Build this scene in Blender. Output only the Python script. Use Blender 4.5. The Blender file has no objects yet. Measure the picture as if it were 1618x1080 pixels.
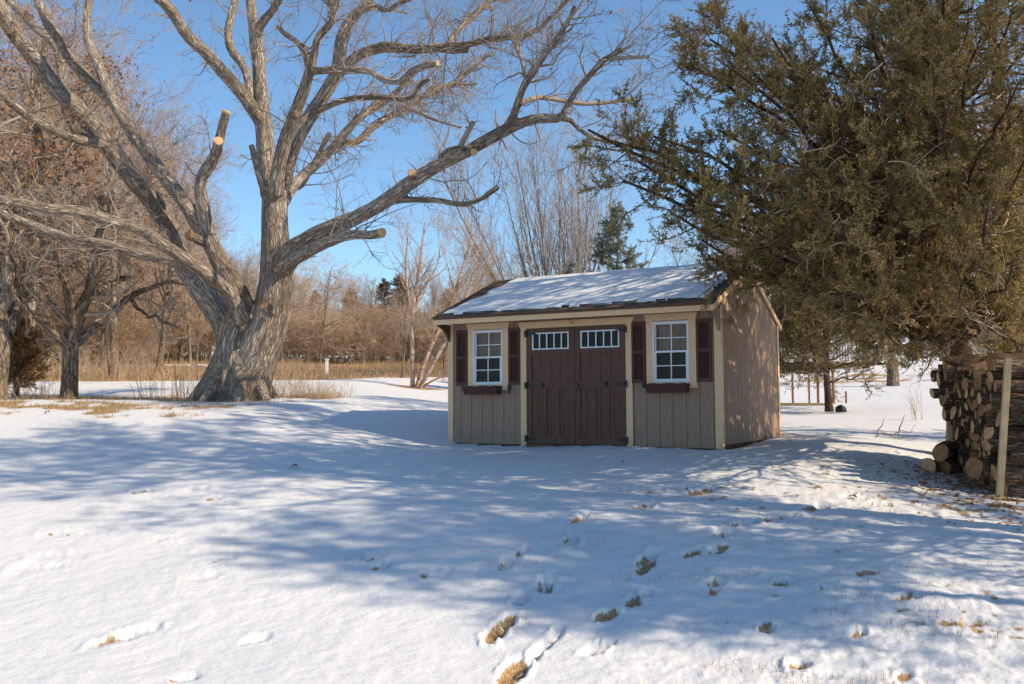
import bpy, math, random
import numpy as np
from mathutils import Vector, Matrix

# ------------------------------------------------------------------ camera, sky, sun, exposure
S = bpy.context.scene
COL = S.collection
CAMZ = 1.5
F_PX, PITCH, ROLL = 1430.0, 0.0660, 0.0043
SUN = np.array([1.18, -0.47, 1.0]); SUN = SUN / np.linalg.norm(SUN)
cam = bpy.data.objects.new('camera', bpy.data.cameras.new('camera'))
COL.objects.link(cam)
cam.data.sensor_width = 36.0
cam.data.lens = 36.0 * F_PX / 1618.0
cam.data.clip_start = 0.05
cam.data.clip_end = 2000.0
_R = np.array([1., 0, 0]); _U = np.array([0, -math.sin(PITCH), math.cos(PITCH)]); _F = np.array([0, math.cos(PITCH), math.sin(PITCH)])
R_ = _R * math.cos(ROLL) - _U * math.sin(ROLL)
U_ = _R * math.sin(ROLL) + _U * math.cos(ROLL)
M = Matrix.Identity(4)
for i in range(3):
    M[i][0] = R_[i]; M[i][1] = U_[i]; M[i][2] = -_F[i]
M[2][3] = CAMZ
cam.matrix_world = M
S.camera = cam
CAM = np.array([0, 0, CAMZ])

W = bpy.data.worlds.new('World'); S.world = W; W.use_nodes = True
nt = W.node_tree
sky = nt.nodes.new('ShaderNodeTexSky'); sky.sky_type = 'NISHITA'; sky.sun_disc = False
EL = math.asin(SUN[2]); AZ = math.atan2(SUN[0], SUN[1])
sky.sun_elevation = EL; sky.sun_rotation = AZ
sky.altitude = 300; sky.air_density = 1.0; sky.dust_density = 0.15; sky.ozone_density = 0.7
tint = nt.nodes.new('ShaderNodeMix'); tint.data_type = 'RGBA'; tint.blend_type = 'MULTIPLY'; tint.inputs[0].default_value = 1.0
tint.inputs[7].default_value = (0.79, 0.99, 1.11, 1)
nt.links.new(sky.outputs[0], tint.inputs[6]); nt.links.new(tint.outputs[2], nt.nodes['Background'].inputs[0])
nt.nodes['Background'].inputs[1].default_value = 0.135
sl = bpy.data.lights.new('sun', 'SUN'); sl.energy = 4.6; sl.angle = math.radians(0.53); sl.color = (1.0, 0.84, 0.62)
so = bpy.data.objects.new('sun', sl); COL.objects.link(so)
so.rotation_euler = Vector(SUN).to_track_quat('Z', 'Y').to_euler()
so.location = (20, -8, 25)
S.view_settings.view_transform = 'Standard'; S.view_settings.look = 'None'
S.view_settings.exposure = 0.32; S.view_settings.gamma = 1.0

rng = np.random.default_rng(7)


def ray(px, py):
    d = _F + (px - 809.0) / F_PX * R_ + (540.0 - py) / F_PX * U_
    return d


def at(px, py, d):
    return CAM + ray(px, py) * d


def pix(P):
    q = np.asarray(P) - CAM
    d = q @ _F
    return 809 + F_PX * (q @ R_) / d, 540 - F_PX * (q @ U_) / d, d

# ------------------------------------------------------------------ materials
MATS = {}


def mat(name, col, rough=0.8, spec=0.3, var=None, scale=8.0, stretch=(1, 1, 1), bump=0.0, bscale=40.0, coord='Object', col2=None, attr=None, detail=6.0, metallic=0.0, ramp=(0.35, 0.68), bdist=0.02, sub=0.0):
    m = bpy.data.materials.new(name); m.use_nodes = True
    n = m.node_tree; N = n.nodes; L = n.links
    b = N['Principled BSDF']
    b.inputs['Roughness'].default_value = rough
    b.inputs['Specular IOR Level'].default_value = spec
    b.inputs['Metallic'].default_value = metallic
    if attr:
        c = N.new('ShaderNodeAttribute'); c.attribute_name = attr; vec = c.outputs['Vector']
    else:
        c = N.new('ShaderNodeTexCoord'); vec = c.outputs[coord]
    mp = N.new('ShaderNodeMapping'); mp.inputs['Scale'].default_value = stretch
    L.new(vec, mp.inputs[0])
    if col2 is not None:
        t = N.new('ShaderNodeTexNoise'); t.inputs['Scale'].default_value = scale; t.inputs['Detail'].default_value = detail; t.inputs['Roughness'].default_value = 0.62
        L.new(mp.outputs[0], t.inputs['Vector'])
        r = N.new('ShaderNodeValToRGB')
        r.color_ramp.elements[0].position = ramp[0]; r.color_ramp.elements[1].position = ramp[1]
        r.color_ramp.elements[0].color = (*col, 1); r.color_ramp.elements[1].color = (*col2, 1)
        L.new(t.outputs[0], r.inputs[0]); L.new(r.outputs[0], b.inputs['Base Color'])
    else:
        b.inputs['Base Color'].default_value = (*col, 1)
    if bump:
        t2 = N.new('ShaderNodeTexNoise'); t2.inputs['Scale'].default_value = bscale; t2.inputs['Detail'].default_value = 5
        L.new(mp.outputs[0], t2.inputs['Vector'])
        bp = N.new('ShaderNodeBump'); bp.inputs['Strength'].default_value = bump; bp.inputs['Distance'].default_value = bdist
        L.new(t2.outputs[0], bp.inputs['Height']); L.new(bp.outputs[0], b.inputs['Normal'])
    if sub:
        b.inputs['Subsurface Weight'].default_value = sub
    MATS[name] = m
    return m


def splash(name, amount=0.4, top=0.30, col=(0.34, 0.28, 0.22)):
    """dried mud thrown up along the foot of the shed walls"""
    n = MATS[name].node_tree; N = n.nodes; L = n.links; b = N['Principled BSDF']
    src = b.inputs['Base Color'].links[0].from_socket
    tc = N.new('ShaderNodeTexCoord'); sx = N.new('ShaderNodeSeparateXYZ'); L.new(tc.outputs['Object'], sx.inputs[0])
    t = N.new('ShaderNodeTexNoise'); t.inputs['Scale'].default_value = 13; t.inputs['Detail'].default_value = 8; t.inputs['Roughness'].default_value = 0.7; L.new(tc.outputs['Object'], t.inputs['Vector'])
    a = N.new('ShaderNodeMath'); a.operation = 'MULTIPLY_ADD'; a.inputs[1].default_value = -0.9; a.inputs[2].default_value = 0.0; L.new(sx.outputs[2], a.inputs[0])
    c = N.new('ShaderNodeMath'); c.operation = 'ADD'; L.new(a.outputs[0], c.inputs[0]); L.new(t.outputs[0], c.inputs[1])
    r = N.new('ShaderNodeMapRange'); r.inputs[1].default_value = 0.5 - top * 0.9 + 0.12; r.inputs[2].default_value = 0.66; r.inputs[4].default_value = amount; L.new(c.outputs[0], r.inputs[0])
    m = N.new('ShaderNodeMix'); m.data_type = 'RGBA'; L.new(r.outputs[0], m.inputs[0]); L.new(src, m.inputs[6]); m.inputs[7].default_value = (*col, 1); L.new(m.outputs[2], b.inputs['Base Color'])


def tone_mat(name, stops, rough=0.7, spec=0.25, trans=0.25):
    """foliage whose colour varies leaf by leaf through the per-face attribute tone"""
    m = bpy.data.materials.new(name); m.use_nodes = True
    n = m.node_tree; N = n.nodes; L = n.links
    b = N['Principled BSDF']; b.inputs['Roughness'].default_value = rough; b.inputs['Specular IOR Level'].default_value = spec
    a = N.new('ShaderNodeAttribute'); a.attribute_name = 'tone'
    r = N.new('ShaderNodeValToRGB')
    e = r.color_ramp.elements
    while len(e) < len(stops): e.new(0.5)
    for k, (p, c) in enumerate(stops):
        e[k].position = p; e[k].color = (*c, 1)
    L.new(a.outputs['Fac'], r.inputs[0]); L.new(r.outputs[0], b.inputs['Base Color'])
    if trans:
        tr = N.new('ShaderNodeBsdfTranslucent'); L.new(r.outputs[0], tr.inputs[0])
        mx = N.new('ShaderNodeMixShader'); mx.inputs[0].default_value = trans
        L.new(b.outputs[0], mx.inputs[1]); L.new(tr.outputs[0], mx.inputs[2]); L.new(mx.outputs[0], N['Material Output'].inputs[0])
    MATS[name] = m
    return m


def bark_mat(name, light, dark, scale=15.0, bump=0.9, moss=None, bdist=0.022):
    """ridged bark: 'bark' is a vector attribute laid along each limb"""
    m = bpy.data.materials.new(name); m.use_nodes = True
    n = m.node_tree; N = n.nodes; L = n.links
    b = N['Principled BSDF']; b.inputs['Roughness'].default_value = 0.9; b.inputs['Specular IOR Level'].default_value = 0.15
    a = N.new('ShaderNodeAttribute'); a.attribute_name = 'bark'
    t = N.new('ShaderNodeTexNoise'); t.inputs['Scale'].default_value = scale; t.inputs['Detail'].default_value = 5; t.inputs['Roughness'].default_value = 0.6
    t.inputs['Distortion'].default_value = 0.6
    L.new(a.outputs['Vector'], t.inputs['Vector'])
    s = N.new('ShaderNodeMath'); s.operation = 'SUBTRACT'; s.inputs[1].default_value = 0.5; L.new(t.outputs[0], s.inputs[0])
    ab = N.new('ShaderNodeMath'); ab.operation = 'ABSOLUTE'; L.new(s.outputs[0], ab.inputs[0])
    r = N.new('ShaderNodeValToRGB'); e = r.color_ramp.elements
    e[0].position = 0.0; e[0].color = (*dark, 1); e[1].position = 0.13; e[1].color = (*light, 1)
    x = e.new(0.045); x.color = (*[(p * 0.45 + q * 0.55) for p, q in zip(light, dark)], 1)
    L.new(ab.outputs[0], r.inputs[0])
    t3 = N.new('ShaderNodeTexNoise'); t3.inputs['Scale'].default_value = 3.2; t3.inputs['Detail'].default_value = 6; L.new(a.outputs['Vector'], t3.inputs['Vector'])
    r3 = N.new('ShaderNodeValToRGB'); r3.color_ramp.elements[0].position = 0.36; r3.color_ramp.elements[1].position = 0.66
    r3.color_ramp.elements[0].color = (0.62, 0.55, 0.47, 1); r3.color_ramp.elements[1].color = (1.12, 1.08, 1.04, 1)
    L.new(t3.outputs[0], r3.inputs[0])
    mu = N.new('ShaderNodeMix'); mu.data_type = 'RGBA'; mu.blend_type = 'MULTIPLY'; mu.inputs[0].default_value = 1
    L.new(r.outputs[0], mu.inputs[6]); L.new(r3.outputs[0], mu.inputs[7]); L.new(mu.outputs[2], b.inputs['Base Color'])
    r2 = N.new('ShaderNodeMapRange'); r2.inputs[2].default_value = 0.15; L.new(ab.outputs[0], r2.inputs[0])
    bp = N.new('ShaderNodeBump'); bp.inputs['Strength'].default_value = bump; bp.inputs['Distance'].default_value = bdist
    L.new(r2.outputs[0], bp.inputs['Height']); L.new(bp.outputs[0], b.inputs['Normal'])
    MATS[name] = m
    return m


# ------------------------------------------------------------------ mesh helpers
def mesh_np(name, V, Q=None, T=None, smooth=False, fattr=None, vattr=None, vvec=None):
    V = np.asarray(V, np.float32).reshape(-1, 3)
    me = bpy.data.meshes.new(name)
    nq = 0 if Q is None else len(Q); ntr = 0 if T is None else len(T)
    loops = []
    if nq: loops.append(np.asarray(Q, np.int32).ravel())
    if ntr: loops.append(np.asarray(T, np.int32).ravel())
    loops = np.concatenate(loops)
    me.vertices.add(len(V)); me.vertices.foreach_set('co', V.ravel())
    me.loops.add(len(loops)); me.loops.foreach_set('vertex_index', loops)
    st = np.concatenate([np.arange(nq) * 4, nq * 4 + np.arange(ntr) * 3]).astype(np.int32)
    me.polygons.add(nq + ntr); me.polygons.foreach_set('loop_start', st)
    me.polygons.foreach_set('loop_total', np.concatenate([np.full(nq, 4), np.full(ntr, 3)]).astype(np.int32))
    if smooth: me.polygons.foreach_set('use_smooth', np.ones(nq + ntr, bool))
    me.update(calc_edges=True)
    for dct, dom in ((fattr, 'FACE'), (vattr, 'POINT')):
        for k, v in (dct or {}).items():
            at_ = me.attributes.new(k, 'FLOAT', dom); at_.data.foreach_set('value', np.asarray(v, np.float32))
    for k, v in (vvec or {}).items():
        at_ = me.attributes.new(k, 'FLOAT_VECTOR', 'POINT'); at_.data.foreach_set('vector', np.asarray(v, np.float32).ravel())
    return me


def link(name, me, m=None, parent=None):
    o = bpy.data.objects.new(name, me); COL.objects.link(o)
    if m is not None:
        for mm in (m if isinstance(m, (list, tuple)) else [m]): me.materials.append(MATS[mm] if isinstance(mm, str) else mm)
    if parent is not None: o.parent = parent
    return o


def tag(o, label=None, cat=None, group=None, kind=None):
    if label: o['label'] = label
    if cat: o['category'] = cat
    if group: o['group'] = group
    if kind: o['kind'] = kind
    return o


def empty(name, loc, rz=0.0, label=None, cat=None, group=None):
    o = bpy.data.objects.new(name, None); COL.objects.link(o)
    o.empty_display_size = 0.2
    o.location = loc; o.rotation_euler = (0, 0, rz)
    return tag(o, label, cat, group)


def kids(o):
    return [c for c in COL.objects if c.parent == o]


def copy_tree(o, parent=None, ch=None):
    c = o.copy(); COL.objects.link(c)
    if parent is not None: c.parent = parent
    for k in (ch if ch is not None else kids(o)):
        copy_tree(k, c)
    return c


class MB:
    """collects boxes, prisms and tubes into ONE mesh"""
    def __init__(s): s.V = []; s.F = []; s.mi = []; s.n = 0; s.cur = 0
    def add(s, V, F):
        V = np.asarray(V, float); s.V.append(V)
        for f in F: s.F.append([i + s.n for i in f]); s.mi.append(s.cur)
        s.n += len(V)
    def box(s, x0, x1, y0, y1, z0, z1):
        V = [(x0, y0, z0), (x1, y0, z0), (x1, y1, z0), (x0, y1, z0), (x0, y0, z1), (x1, y0, z1), (x1, y1, z1), (x0, y1, z1)]
        s.add(V, [(0, 3, 2, 1), (4, 5, 6, 7), (0, 1, 5, 4), (1, 2, 6, 5), (2, 3, 7, 6), (3, 0, 4, 7)])
    def prism(s, poly, axis, a, b):
        """poly in the two other axes (axis 'y': x,z ; 'x': y,z), extruded from a to b"""
        k = len(poly); V = []
        for t in (a, b):
            for p in poly:
                V.append((p[0], t, p[1]) if axis == 'y' else ((t, p[0], p[1]) if axis == 'x' else (p[0], p[1], t)))
        F = [tuple(range(k))[::-1], tuple(range(k, 2 * k))] + [(i, (i + 1) % k, k + (i + 1) % k, k + i) for i in range(k)]
        s.add(V, F)
    def tube(s, pts, rad, sides=8, caps=True):
        pts = np.asarray(pts, float); V, F = tube_arr(pts, np.asarray(rad, float), sides)
        n = len(pts)
        F = [tuple(f) for f in F]
        if caps: F += [tuple(range(sides))[::-1], tuple(range((n - 1) * sides, n * sides))]
        s.add(V, F)
    def build(s, name, m, parent=None, smooth=False, bevel=0.0):
        me = bpy.data.meshes.new(name)
        me.from_pydata(np.concatenate(s.V).tolist(), [], s.F); me.update()
        if len(set(s.mi)) > 1: me.polygons.foreach_set('material_index', np.array(s.mi, np.int32))
        if smooth: me.polygons.foreach_set('use_smooth', np.ones(len(me.polygons), bool))
        import bmesh
        bm = bmesh.new(); bm.from_mesh(me); bmesh.ops.recalc_face_normals(bm, faces=bm.faces)
        if bevel: bmesh.ops.bevel(bm, geom=bm.edges[:], offset=bevel, segments=1, affect='EDGES', clamp_overlap=True)
        bm.to_mesh(me); bm.free()
        return link(name, me, m, parent)


def frames(pts):
    T = np.gradient(pts, axis=0); T /= np.linalg.norm(T, axis=1)[:, None] + 1e-9
    ref = np.array([0.31, 0.87, 0.39]) if abs(T[0] @ np.array([0.31, 0.87, 0.39])) < 0.9 else np.array([1., 0, 0])
    A = np.zeros_like(pts); a = np.cross(T[0], ref); a /= np.linalg.norm(a)
    for i in range(len(pts)):
        a = a - T[i] * (a @ T[i]); a /= np.linalg.norm(a) + 1e-9; A[i] = a
    return T, A, np.cross(T, A)


def tube_arr(pts, rad, sides):
    T, A, B = frames(pts)
    th = np.linspace(0, 2 * np.pi, sides, endpoint=False)
    V = pts[:, None, :] + rad[:, None, None] * (np.cos(th)[None, :, None] * A[:, None, :] + np.sin(th)[None, :, None] * B[:, None, :])
    n = len(pts); i = np.arange(n - 1)[:, None] * sides; j = np.arange(sides)[None, :]; j2 = (j + 1) % sides
    F = np.stack([i + j, i + j2, i + sides + j2, i + sides + j], -1).reshape(-1, 4)
    return V.reshape(-1, 3), F


def resample(pts, rad, n):
    """smooth polyline through traced points (Catmull-Rom), n points evenly spaced"""
    pts = np.asarray(pts, float); rad = np.asarray(rad, float)
    P = np.vstack([2 * pts[0] - pts[1], pts, 2 * pts[-1] - pts[-2]])
    out = []; ro = []
    for i in range(len(pts) - 1):
        t = np.linspace(0, 1, 9)[:-1][:, None]
        p0, p1, p2, p3 = P[i], P[i + 1], P[i + 2], P[i + 3]
        out.append(0.5 * (2 * p1 + (p2 - p0) * t + (2 * p0 - 5 * p1 + 4 * p2 - p3) * t ** 2 + (3 * p1 - p0 - 3 * p2 + p3) * t ** 3))
        ro.append(rad[i] + (rad[i + 1] - rad[i]) * t[:, 0])
    out.append(pts[-1:]); ro.append(rad[-1:])
    out = np.vstack(out); ro = np.concatenate(ro)
    s = np.concatenate([[0], np.cumsum(np.linalg.norm(np.diff(out, axis=0), axis=1))])
    u = np.linspace(0, s[-1], n)
    return np.stack([np.interp(u, s, out[:, k]) for k in range(3)], 1), np.interp(u, s, ro)


# branch levels: B = (pts (M,K+1,3), rad (M,K+1))
def unit(v): return v / (np.linalg.norm(v, axis=-1, keepdims=True) + 1e-9)


def spawn(g, B, n, length, ang, K=5, wig=0.16, up=0.05, t0=0.25, t1=1.0, rr=0.55, rmin=0.004, rtip=0.25, lvar=0.4, tp=1.0, out=None, byt=0.0, flat=1.0):
    """n child branches spread over the branches B"""
    P, Rr = B; Mn, K1, _ = P.shape
    ln = np.linalg.norm(np.diff(P, axis=1), axis=2).sum(1)
    m = g.choice(Mn, n, p=ln / ln.sum())
    t = t0 + (t1 - t0) * g.random(n) ** tp
    f = t * (K1 - 1); i = np.minimum(f.astype(int), K1 - 2); w = (f - i)[:, None]
    p = P[m, i] * (1 - w) + P[m, i + 1] * w
    r0 = Rr[m, i] * (1 - w[:, 0]) + Rr[m, i + 1] * w[:, 0]
    T = unit(P[m, i + 1] - P[m, i])
    x = g.normal(size=(n, 3)); x[:, 2] *= flat; x = unit(x - T * (x * T).sum(1, keepdims=True))
    a = np.radians(g.uniform(ang[0], ang[1], n))[:, None]
    d = np.cos(a) * T + np.sin(a) * x
    if out is not None: d = unit(d + out)
    L = length * (1 - lvar + 2 * lvar * g.random(n)) * (1 - byt * t)
    pts = np.zeros((n, K + 1, 3)); pts[:, 0] = p
    for k in range(K):
        d = unit(d + wig * g.normal(size=(n, 3)) + np.array([0, 0, up]))
        pts[:, k + 1] = pts[:, k] + d * (L / K)[:, None]
    rs = np.maximum(np.minimum(r0 * rr, L * 0.06), rmin)
    rad = rs[:, None] * np.linspace(1, rtip, K + 1)[None, :]
    return pts, np.maximum(rad, rmin * 0.55)


def levels_mesh(Bs, sides, bark=False):
    """all branches of all levels as one array mesh"""
    Vs, Fs, Bk, n0 = [], [], [], 0
    if not isinstance(sides, (list, tuple)): sides = [sides] * len(Bs)
    for (P, Rr), sd in zip(Bs, sides):
        Mn, K1, _ = P.shape
        T = unit(np.gradient(P, axis=1))
        ref = unit(np.cross(T[:, 0], np.array([0.3, 0.2, 0.93]) + 0.01)); ref = ref + 1e-4
        A = np.repeat(ref[:, None], K1, 1); A = unit(A - T * (A * T).sum(2, keepdims=True)); Bv = np.cross(T, A)
        th = np.linspace(0, 2 * np.pi, sd, endpoint=False)
        off = np.cos(th)[None, None, :, None] * A[:, :, None] + np.sin(th)[None, None, :, None] * Bv[:, :, None]
        V = P[:, :, None] + Rr[:, :, None, None] * off
        b = np.arange(Mn)[:, None, None] * (K1 * sd); i = np.arange(K1 - 1)[None, :, None] * sd; j = np.arange(sd)[None, None, :]; j2 = (j + 1) % sd
        F = np.stack([b + i + j, b + i + j2, b + i + sd + j2, b + i + sd + j], -1).reshape(-1, 4) + n0
        Vs.append(V.reshape(-1, 3)); Fs.append(F); n0 += Mn * K1 * sd
        if bark:
            s = np.concatenate([np.zeros((Mn, 1)), np.cumsum(np.linalg.norm(np.diff(P, axis=1), axis=2), 1)], 1)
            loc = np.stack([np.broadcast_to(np.cos(th), (Mn, K1, sd)) * Rr[:, :, None], np.broadcast_to(np.sin(th), (Mn, K1, sd)) * Rr[:, :, None],
                            np.broadcast_to(s[:, :, None] * 0.22, (Mn, K1, sd))], -1)
            loc = loc + np.arange(Mn)[:, None, None, None] * 1.7
            Bk.append(loc.reshape(-1, 3))
    return np.concatenate(Vs), np.concatenate(Fs), (np.concatenate(Bk) if bark else None)


def leaves(g, B, n, size, width, spread=0.6, t0=0.1, jitter=0.02, cl=None, tone=(0.5, 0.25), droop=0.0):
    """n small four-sided leaves along the twigs B; returns V, Q, tone"""
    P, Rr = B; Mn, K1, _ = P.shape
    m = g.integers(0, Mn, n); t = t0 + (1 - t0) * g.random(n); f = t * (K1 - 1); i = np.minimum(f.astype(int), K1 - 2); w = (f - i)[:, None]
    p = P[m, i] * (1 - w) + P[m, i + 1] * w + g.normal(size=(n, 3)) * jitter
    T = unit(P[m, i + 1] - P[m, i])
    d = unit(T + spread * g.normal(size=(n, 3)) + np.array([0, 0, -droop]))
    s = unit(np.cross(d, g.normal(size=(n, 3))))
    L = (size * (0.6 + 0.8 * g.random(n)))[:, None]; Wd = (width * (0.6 + 0.8 * g.random(n)))[:, None]
    V = np.stack([p, p + d * L * 0.45 + s * Wd, p + d * L, p + d * L * 0.5 - s * Wd], 1).reshape(-1, 3)
    Q = np.arange(n * 4).reshape(-1, 4)
    mt = g.normal(size=Mn)
    tn = np.clip(tone[0] + tone[1] * (0.6 * mt[m] + 0.5 * g.normal(size=n)) + 0.22 * (t - 0.5), 0, 1)
    return V, Q, tn


# ------------------------------------------------------------------ numpy value noise
def _h(ix, iy, s):
    h = (ix * 374761393 + iy * 668265263 + s * 982451653) & 0x7fffffff
    h = ((h ^ (h >> 13)) * 1274126177) & 0x7fffffff
    return ((h ^ (h >> 16)) & 0xffff) / 65535.0


def vnoise(x, y, s=0):
    x0 = np.floor(x).astype(np.int64); y0 = np.floor(y).astype(np.int64); fx = x - x0; fy = y - y0
    fx = fx * fx * (3 - 2 * fx); fy = fy * fy * (3 - 2 * fy)
    a, b, c, d = _h(x0, y0, s), _h(x0 + 1, y0, s), _h(x0, y0 + 1, s), _h(x0 + 1, y0 + 1, s)
    return (a * (1 - fx) + b * fx) * (1 - fy) + (c * (1 - fx) + d * fx) * fy


def fbm(x, y, s=0, o=4):
    v = 0; a = 0.5
    for k in range(o):
        v = v + a * (vnoise(x, y, s + k) - 0.5); x = x * 2.03 + 11.7; y = y * 2.03 + 5.1; a *= 0.5
    return v


# ------------------------------------------------------------------ materials used
snow_c = (0.70, 0.695, 0.70)
mat('siding', (0.270, 0.178, 0.124), 0.75, 0.3, col2=(0.355, 0.240, 0.172), scale=9, stretch=(3, 3, 0.5), bump=0.35, bscale=120, bdist=0.004)
mat('tan_trim', (0.72, 0.46, 0.25), 0.55, 0.4, col2=(0.78, 0.52, 0.30), scale=5, bump=0.15, bscale=60, bdist=0.003)
mat('brown_paint', (0.105, 0.047, 0.030), 0.6, 0.3, col2=(0.140, 0.066, 0.043), scale=7, stretch=(3, 3, 0.6), bump=0.2, bscale=90, bdist=0.003)
splash('siding'); splash('tan_trim', 0.5, 0.25, (0.30, 0.23, 0.16)); splash('brown_paint', 0.35, 0.25, (0.24, 0.18, 0.14))
mat('shutter_brown', (0.085, 0.034, 0.026), 0.55, 0.3)
mat('black_iron', (0.012, 0.011, 0.011), 0.5, 0.5)
mat('white_vinyl', (0.72, 0.73, 0.75), 0.4, 0.4, col2=(0.78, 0.79, 0.80), scale=12)
mat('shingle', (0.075, 0.052, 0.037), 0.95, 0.1, col2=(0.19, 0.140, 0.100), scale=6, stretch=(2.5, 9, 9), bump=0.6, bscale=150, bdist=0.006)
mat('curtain', (0.36, 0.20, 0.16), 0.9, 0.1, col2=(0.60, 0.36, 0.29), scale=4, stretch=(6, 6, 0.7))
mat('dark_room', (0.02, 0.018, 0.017), 0.9, 0.1)
mat('base_wood', (0.12, 0.065, 0.035), 0.9, 0.1, col2=(0.19, 0.105, 0.06), scale=14, bump=0.4, bscale=50)
mat('brass', (0.55, 0.36, 0.12), 0.35, 0.5, metallic=0.7)
mat('brass_dark', (0.16, 0.09, 0.03), 0.5, 0.4)
mat('lumber', (0.50, 0.36, 0.19), 0.75, 0.25, col2=(0.60, 0.45, 0.26), scale=5, stretch=(9, 9, 0.6), bump=0.2, bscale=60, bdist=0.003)
mat('roof_snow', snow_c, 0.65, 0.3, bump=0.5, bscale=9, bdist=0.03, sub=0.0)
mat('cut_fresh', (0.50, 0.30, 0.14), 0.85, 0.15, col2=(0.62, 0.41, 0.22), scale=18)
mat('cut_weathered', (0.22, 0.12, 0.06), 0.9, 0.1, col2=(0.33, 0.2, 0.11), scale=22)
mat('grass_dry', (0.22, 0.135, 0.055), 0.9, 0.1)
mat('white_paint', (0.75, 0.75, 0.76), 0.5, 0.3, col2=(0.80, 0.80, 0.8), scale=8)
mat('grey_house', (0.28, 0.27, 0.27), 0.8, 0.2, col2=(0.34, 0.33, 0.32), scale=3, stretch=(0.3, 0.3, 14))
mat('dark_glass', (0.02, 0.025, 0.03), 0.08, 0.6)
mat('black_plastic', (0.012, 0.012, 0.014), 0.4, 0.5)
mat('rust_wood', (0.20, 0.095, 0.055), 0.9, 0.1, col2=(0.28, 0.15, 0.09), scale=9)
mat('leaf_litter', (0.17, 0.085, 0.045), 0.9, 0.1)
mat('twig_grey', (0.31, 0.26, 0.225), 0.9, 0.15, col2=(0.42, 0.36, 0.315), scale=2)
mat('cedar_twig', (0.10, 0.07, 0.045), 0.9, 0.1, col2=(0.17, 0.12, 0.08), scale=2)
mat('twig_oak', (0.24, 0.185, 0.145), 0.9, 0.15, col2=(0.40, 0.33, 0.27), scale=1.5)
mat('twig_pink', (0.35, 0.245, 0.175), 0.9, 0.15, col2=(0.50, 0.375, 0.28), scale=1.2)
mat('twig_tan', (0.44, 0.32, 0.215), 0.9, 0.15, col2=(0.62, 0.475, 0.345), scale=1.2)
mat('twig_brown', (0.29, 0.195, 0.13), 0.9, 0.15, col2=(0.43, 0.31, 0.22), scale=1.2)
mat('birch', (0.25, 0.15, 0.11), 0.8, 0.2, col2=(0.50, 0.37, 0.29), scale=5, stretch=(1, 1, 3), ramp=(0.40, 0.56))
bark_mat('oak_bark', (0.70, 0.61, 0.52), (0.12, 0.088, 0.068), 25.0, 1.0)
bark_mat('grey_bark', (0.42, 0.34, 0.27), (0.07, 0.05, 0.04), 16, 0.7)
bark_mat('pale_bark', (0.46, 0.39, 0.325), (0.10, 0.075, 0.06), 16, 0.6)
bark_mat('cedar_bark', (0.24, 0.155, 0.115), (0.07, 0.04, 0.03), 26, 0.8)
bark_mat('log_bark', (0.36, 0.27, 0.205), (0.05, 0.035, 0.026), 30, 0.9, bdist=0.02)
tone_mat('cedar_leaf', [(0.0, (0.050, 0.052, 0.017)), (0.35, (0.16, 0.138, 0.042)), (0.62, (0.30, 0.22, 0.078)), (1.0, (0.52, 0.35, 0.15))], trans=0.35)
tone_mat('spruce_leaf', [(0.0, (0.08, 0.095, 0.07)), (0.5, (0.23, 0.25, 0.20)), (1.0, (0.42, 0.42, 0.36))], trans=0.3)
tone_mat('dark_conifer', [(0.0, (0.035, 0.035, 0.018)), (0.5, (0.105, 0.078, 0.040)), (1.0, (0.20, 0.125, 0.065))])
tone_mat('brown_leaf', [(0.0, (0.16, 0.07, 0.03)), (0.5, (0.36, 0.18, 0.09)), (1.0, (0.52, 0.31, 0.18))])
tone_mat('straw', [(0.0, (0.22, 0.135, 0.07)), (0.5, (0.42, 0.285, 0.155)), (1.0, (0.62, 0.46, 0.28))])
tone_mat('rust_needle', [(0.0, (0.09, 0.05, 0.02)), (0.5, (0.28, 0.15, 0.055)), (1.0, (0.45, 0.28, 0.12))])

# ------------------------------------------------------------------ the ground: one sheet
ctrl = [(0, 1080, 5.0), (400, 1080, 4.95), (809, 1080, 4.9), (1200, 1080, 4.85), (1618, 1080, 4.75),
        (0, 860, 7.8), (400, 860, 7.7), (809, 860, 7.6), (1250, 870, 7.3), (1618, 880, 7.0),
        (0, 760, 10.3), (400, 762, 10.2), (809, 775, 9.8), (1250, 780, 9.4), (1590, 790, 9.6),
        (0, 690, 13.3), (300, 690, 13.3), (550, 695, 13.6), (709, 699, 15.0), (920, 703, 13.9), (1140, 709, 12.85), (1010, 705, 13.3),
        (1000, 735, 11.5), (1300, 705, 13.2), (1400, 715, 12.6), (1500, 744, 11.9),
        (0, 637, 16.6), (150, 637, 16.6), (300, 639, 16.6), (430, 641, 16.6), (520, 665, 15.8), (600, 652, 17.6), (690, 655, 17.9), (550, 630, 19.5),
        (0, 630, 20), (110, 631, 19.5), (370, 633, 19), (230, 629, 22), (480, 626, 20), (620, 622, 24),
        (0, 604, 31), (200, 603, 31), (400, 603, 31), (560, 603, 31), (655, 612, 31), (700, 600, 36), (760, 610, 34),
        (0, 585, 48), (200, 580, 52), (350, 568, 70), (480, 577, 58), (600, 582, 56), (700, 582, 58),
        (1232, 681, 16.0), (1160, 690, 16.5), (1240, 664, 20), (1310, 650, 24), (1400, 690, 15.5), (1450, 662, 19.5), (1410, 609, 35), (1480, 640, 24), (1618, 650, 22),
        (1380, 574, 50), (1500, 566, 58), (1300, 590, 46), (1618, 570, 55), (900, 610, 36), (1100, 610, 36)]
C = np.array([at(*c) for c in ctrl])
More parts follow.
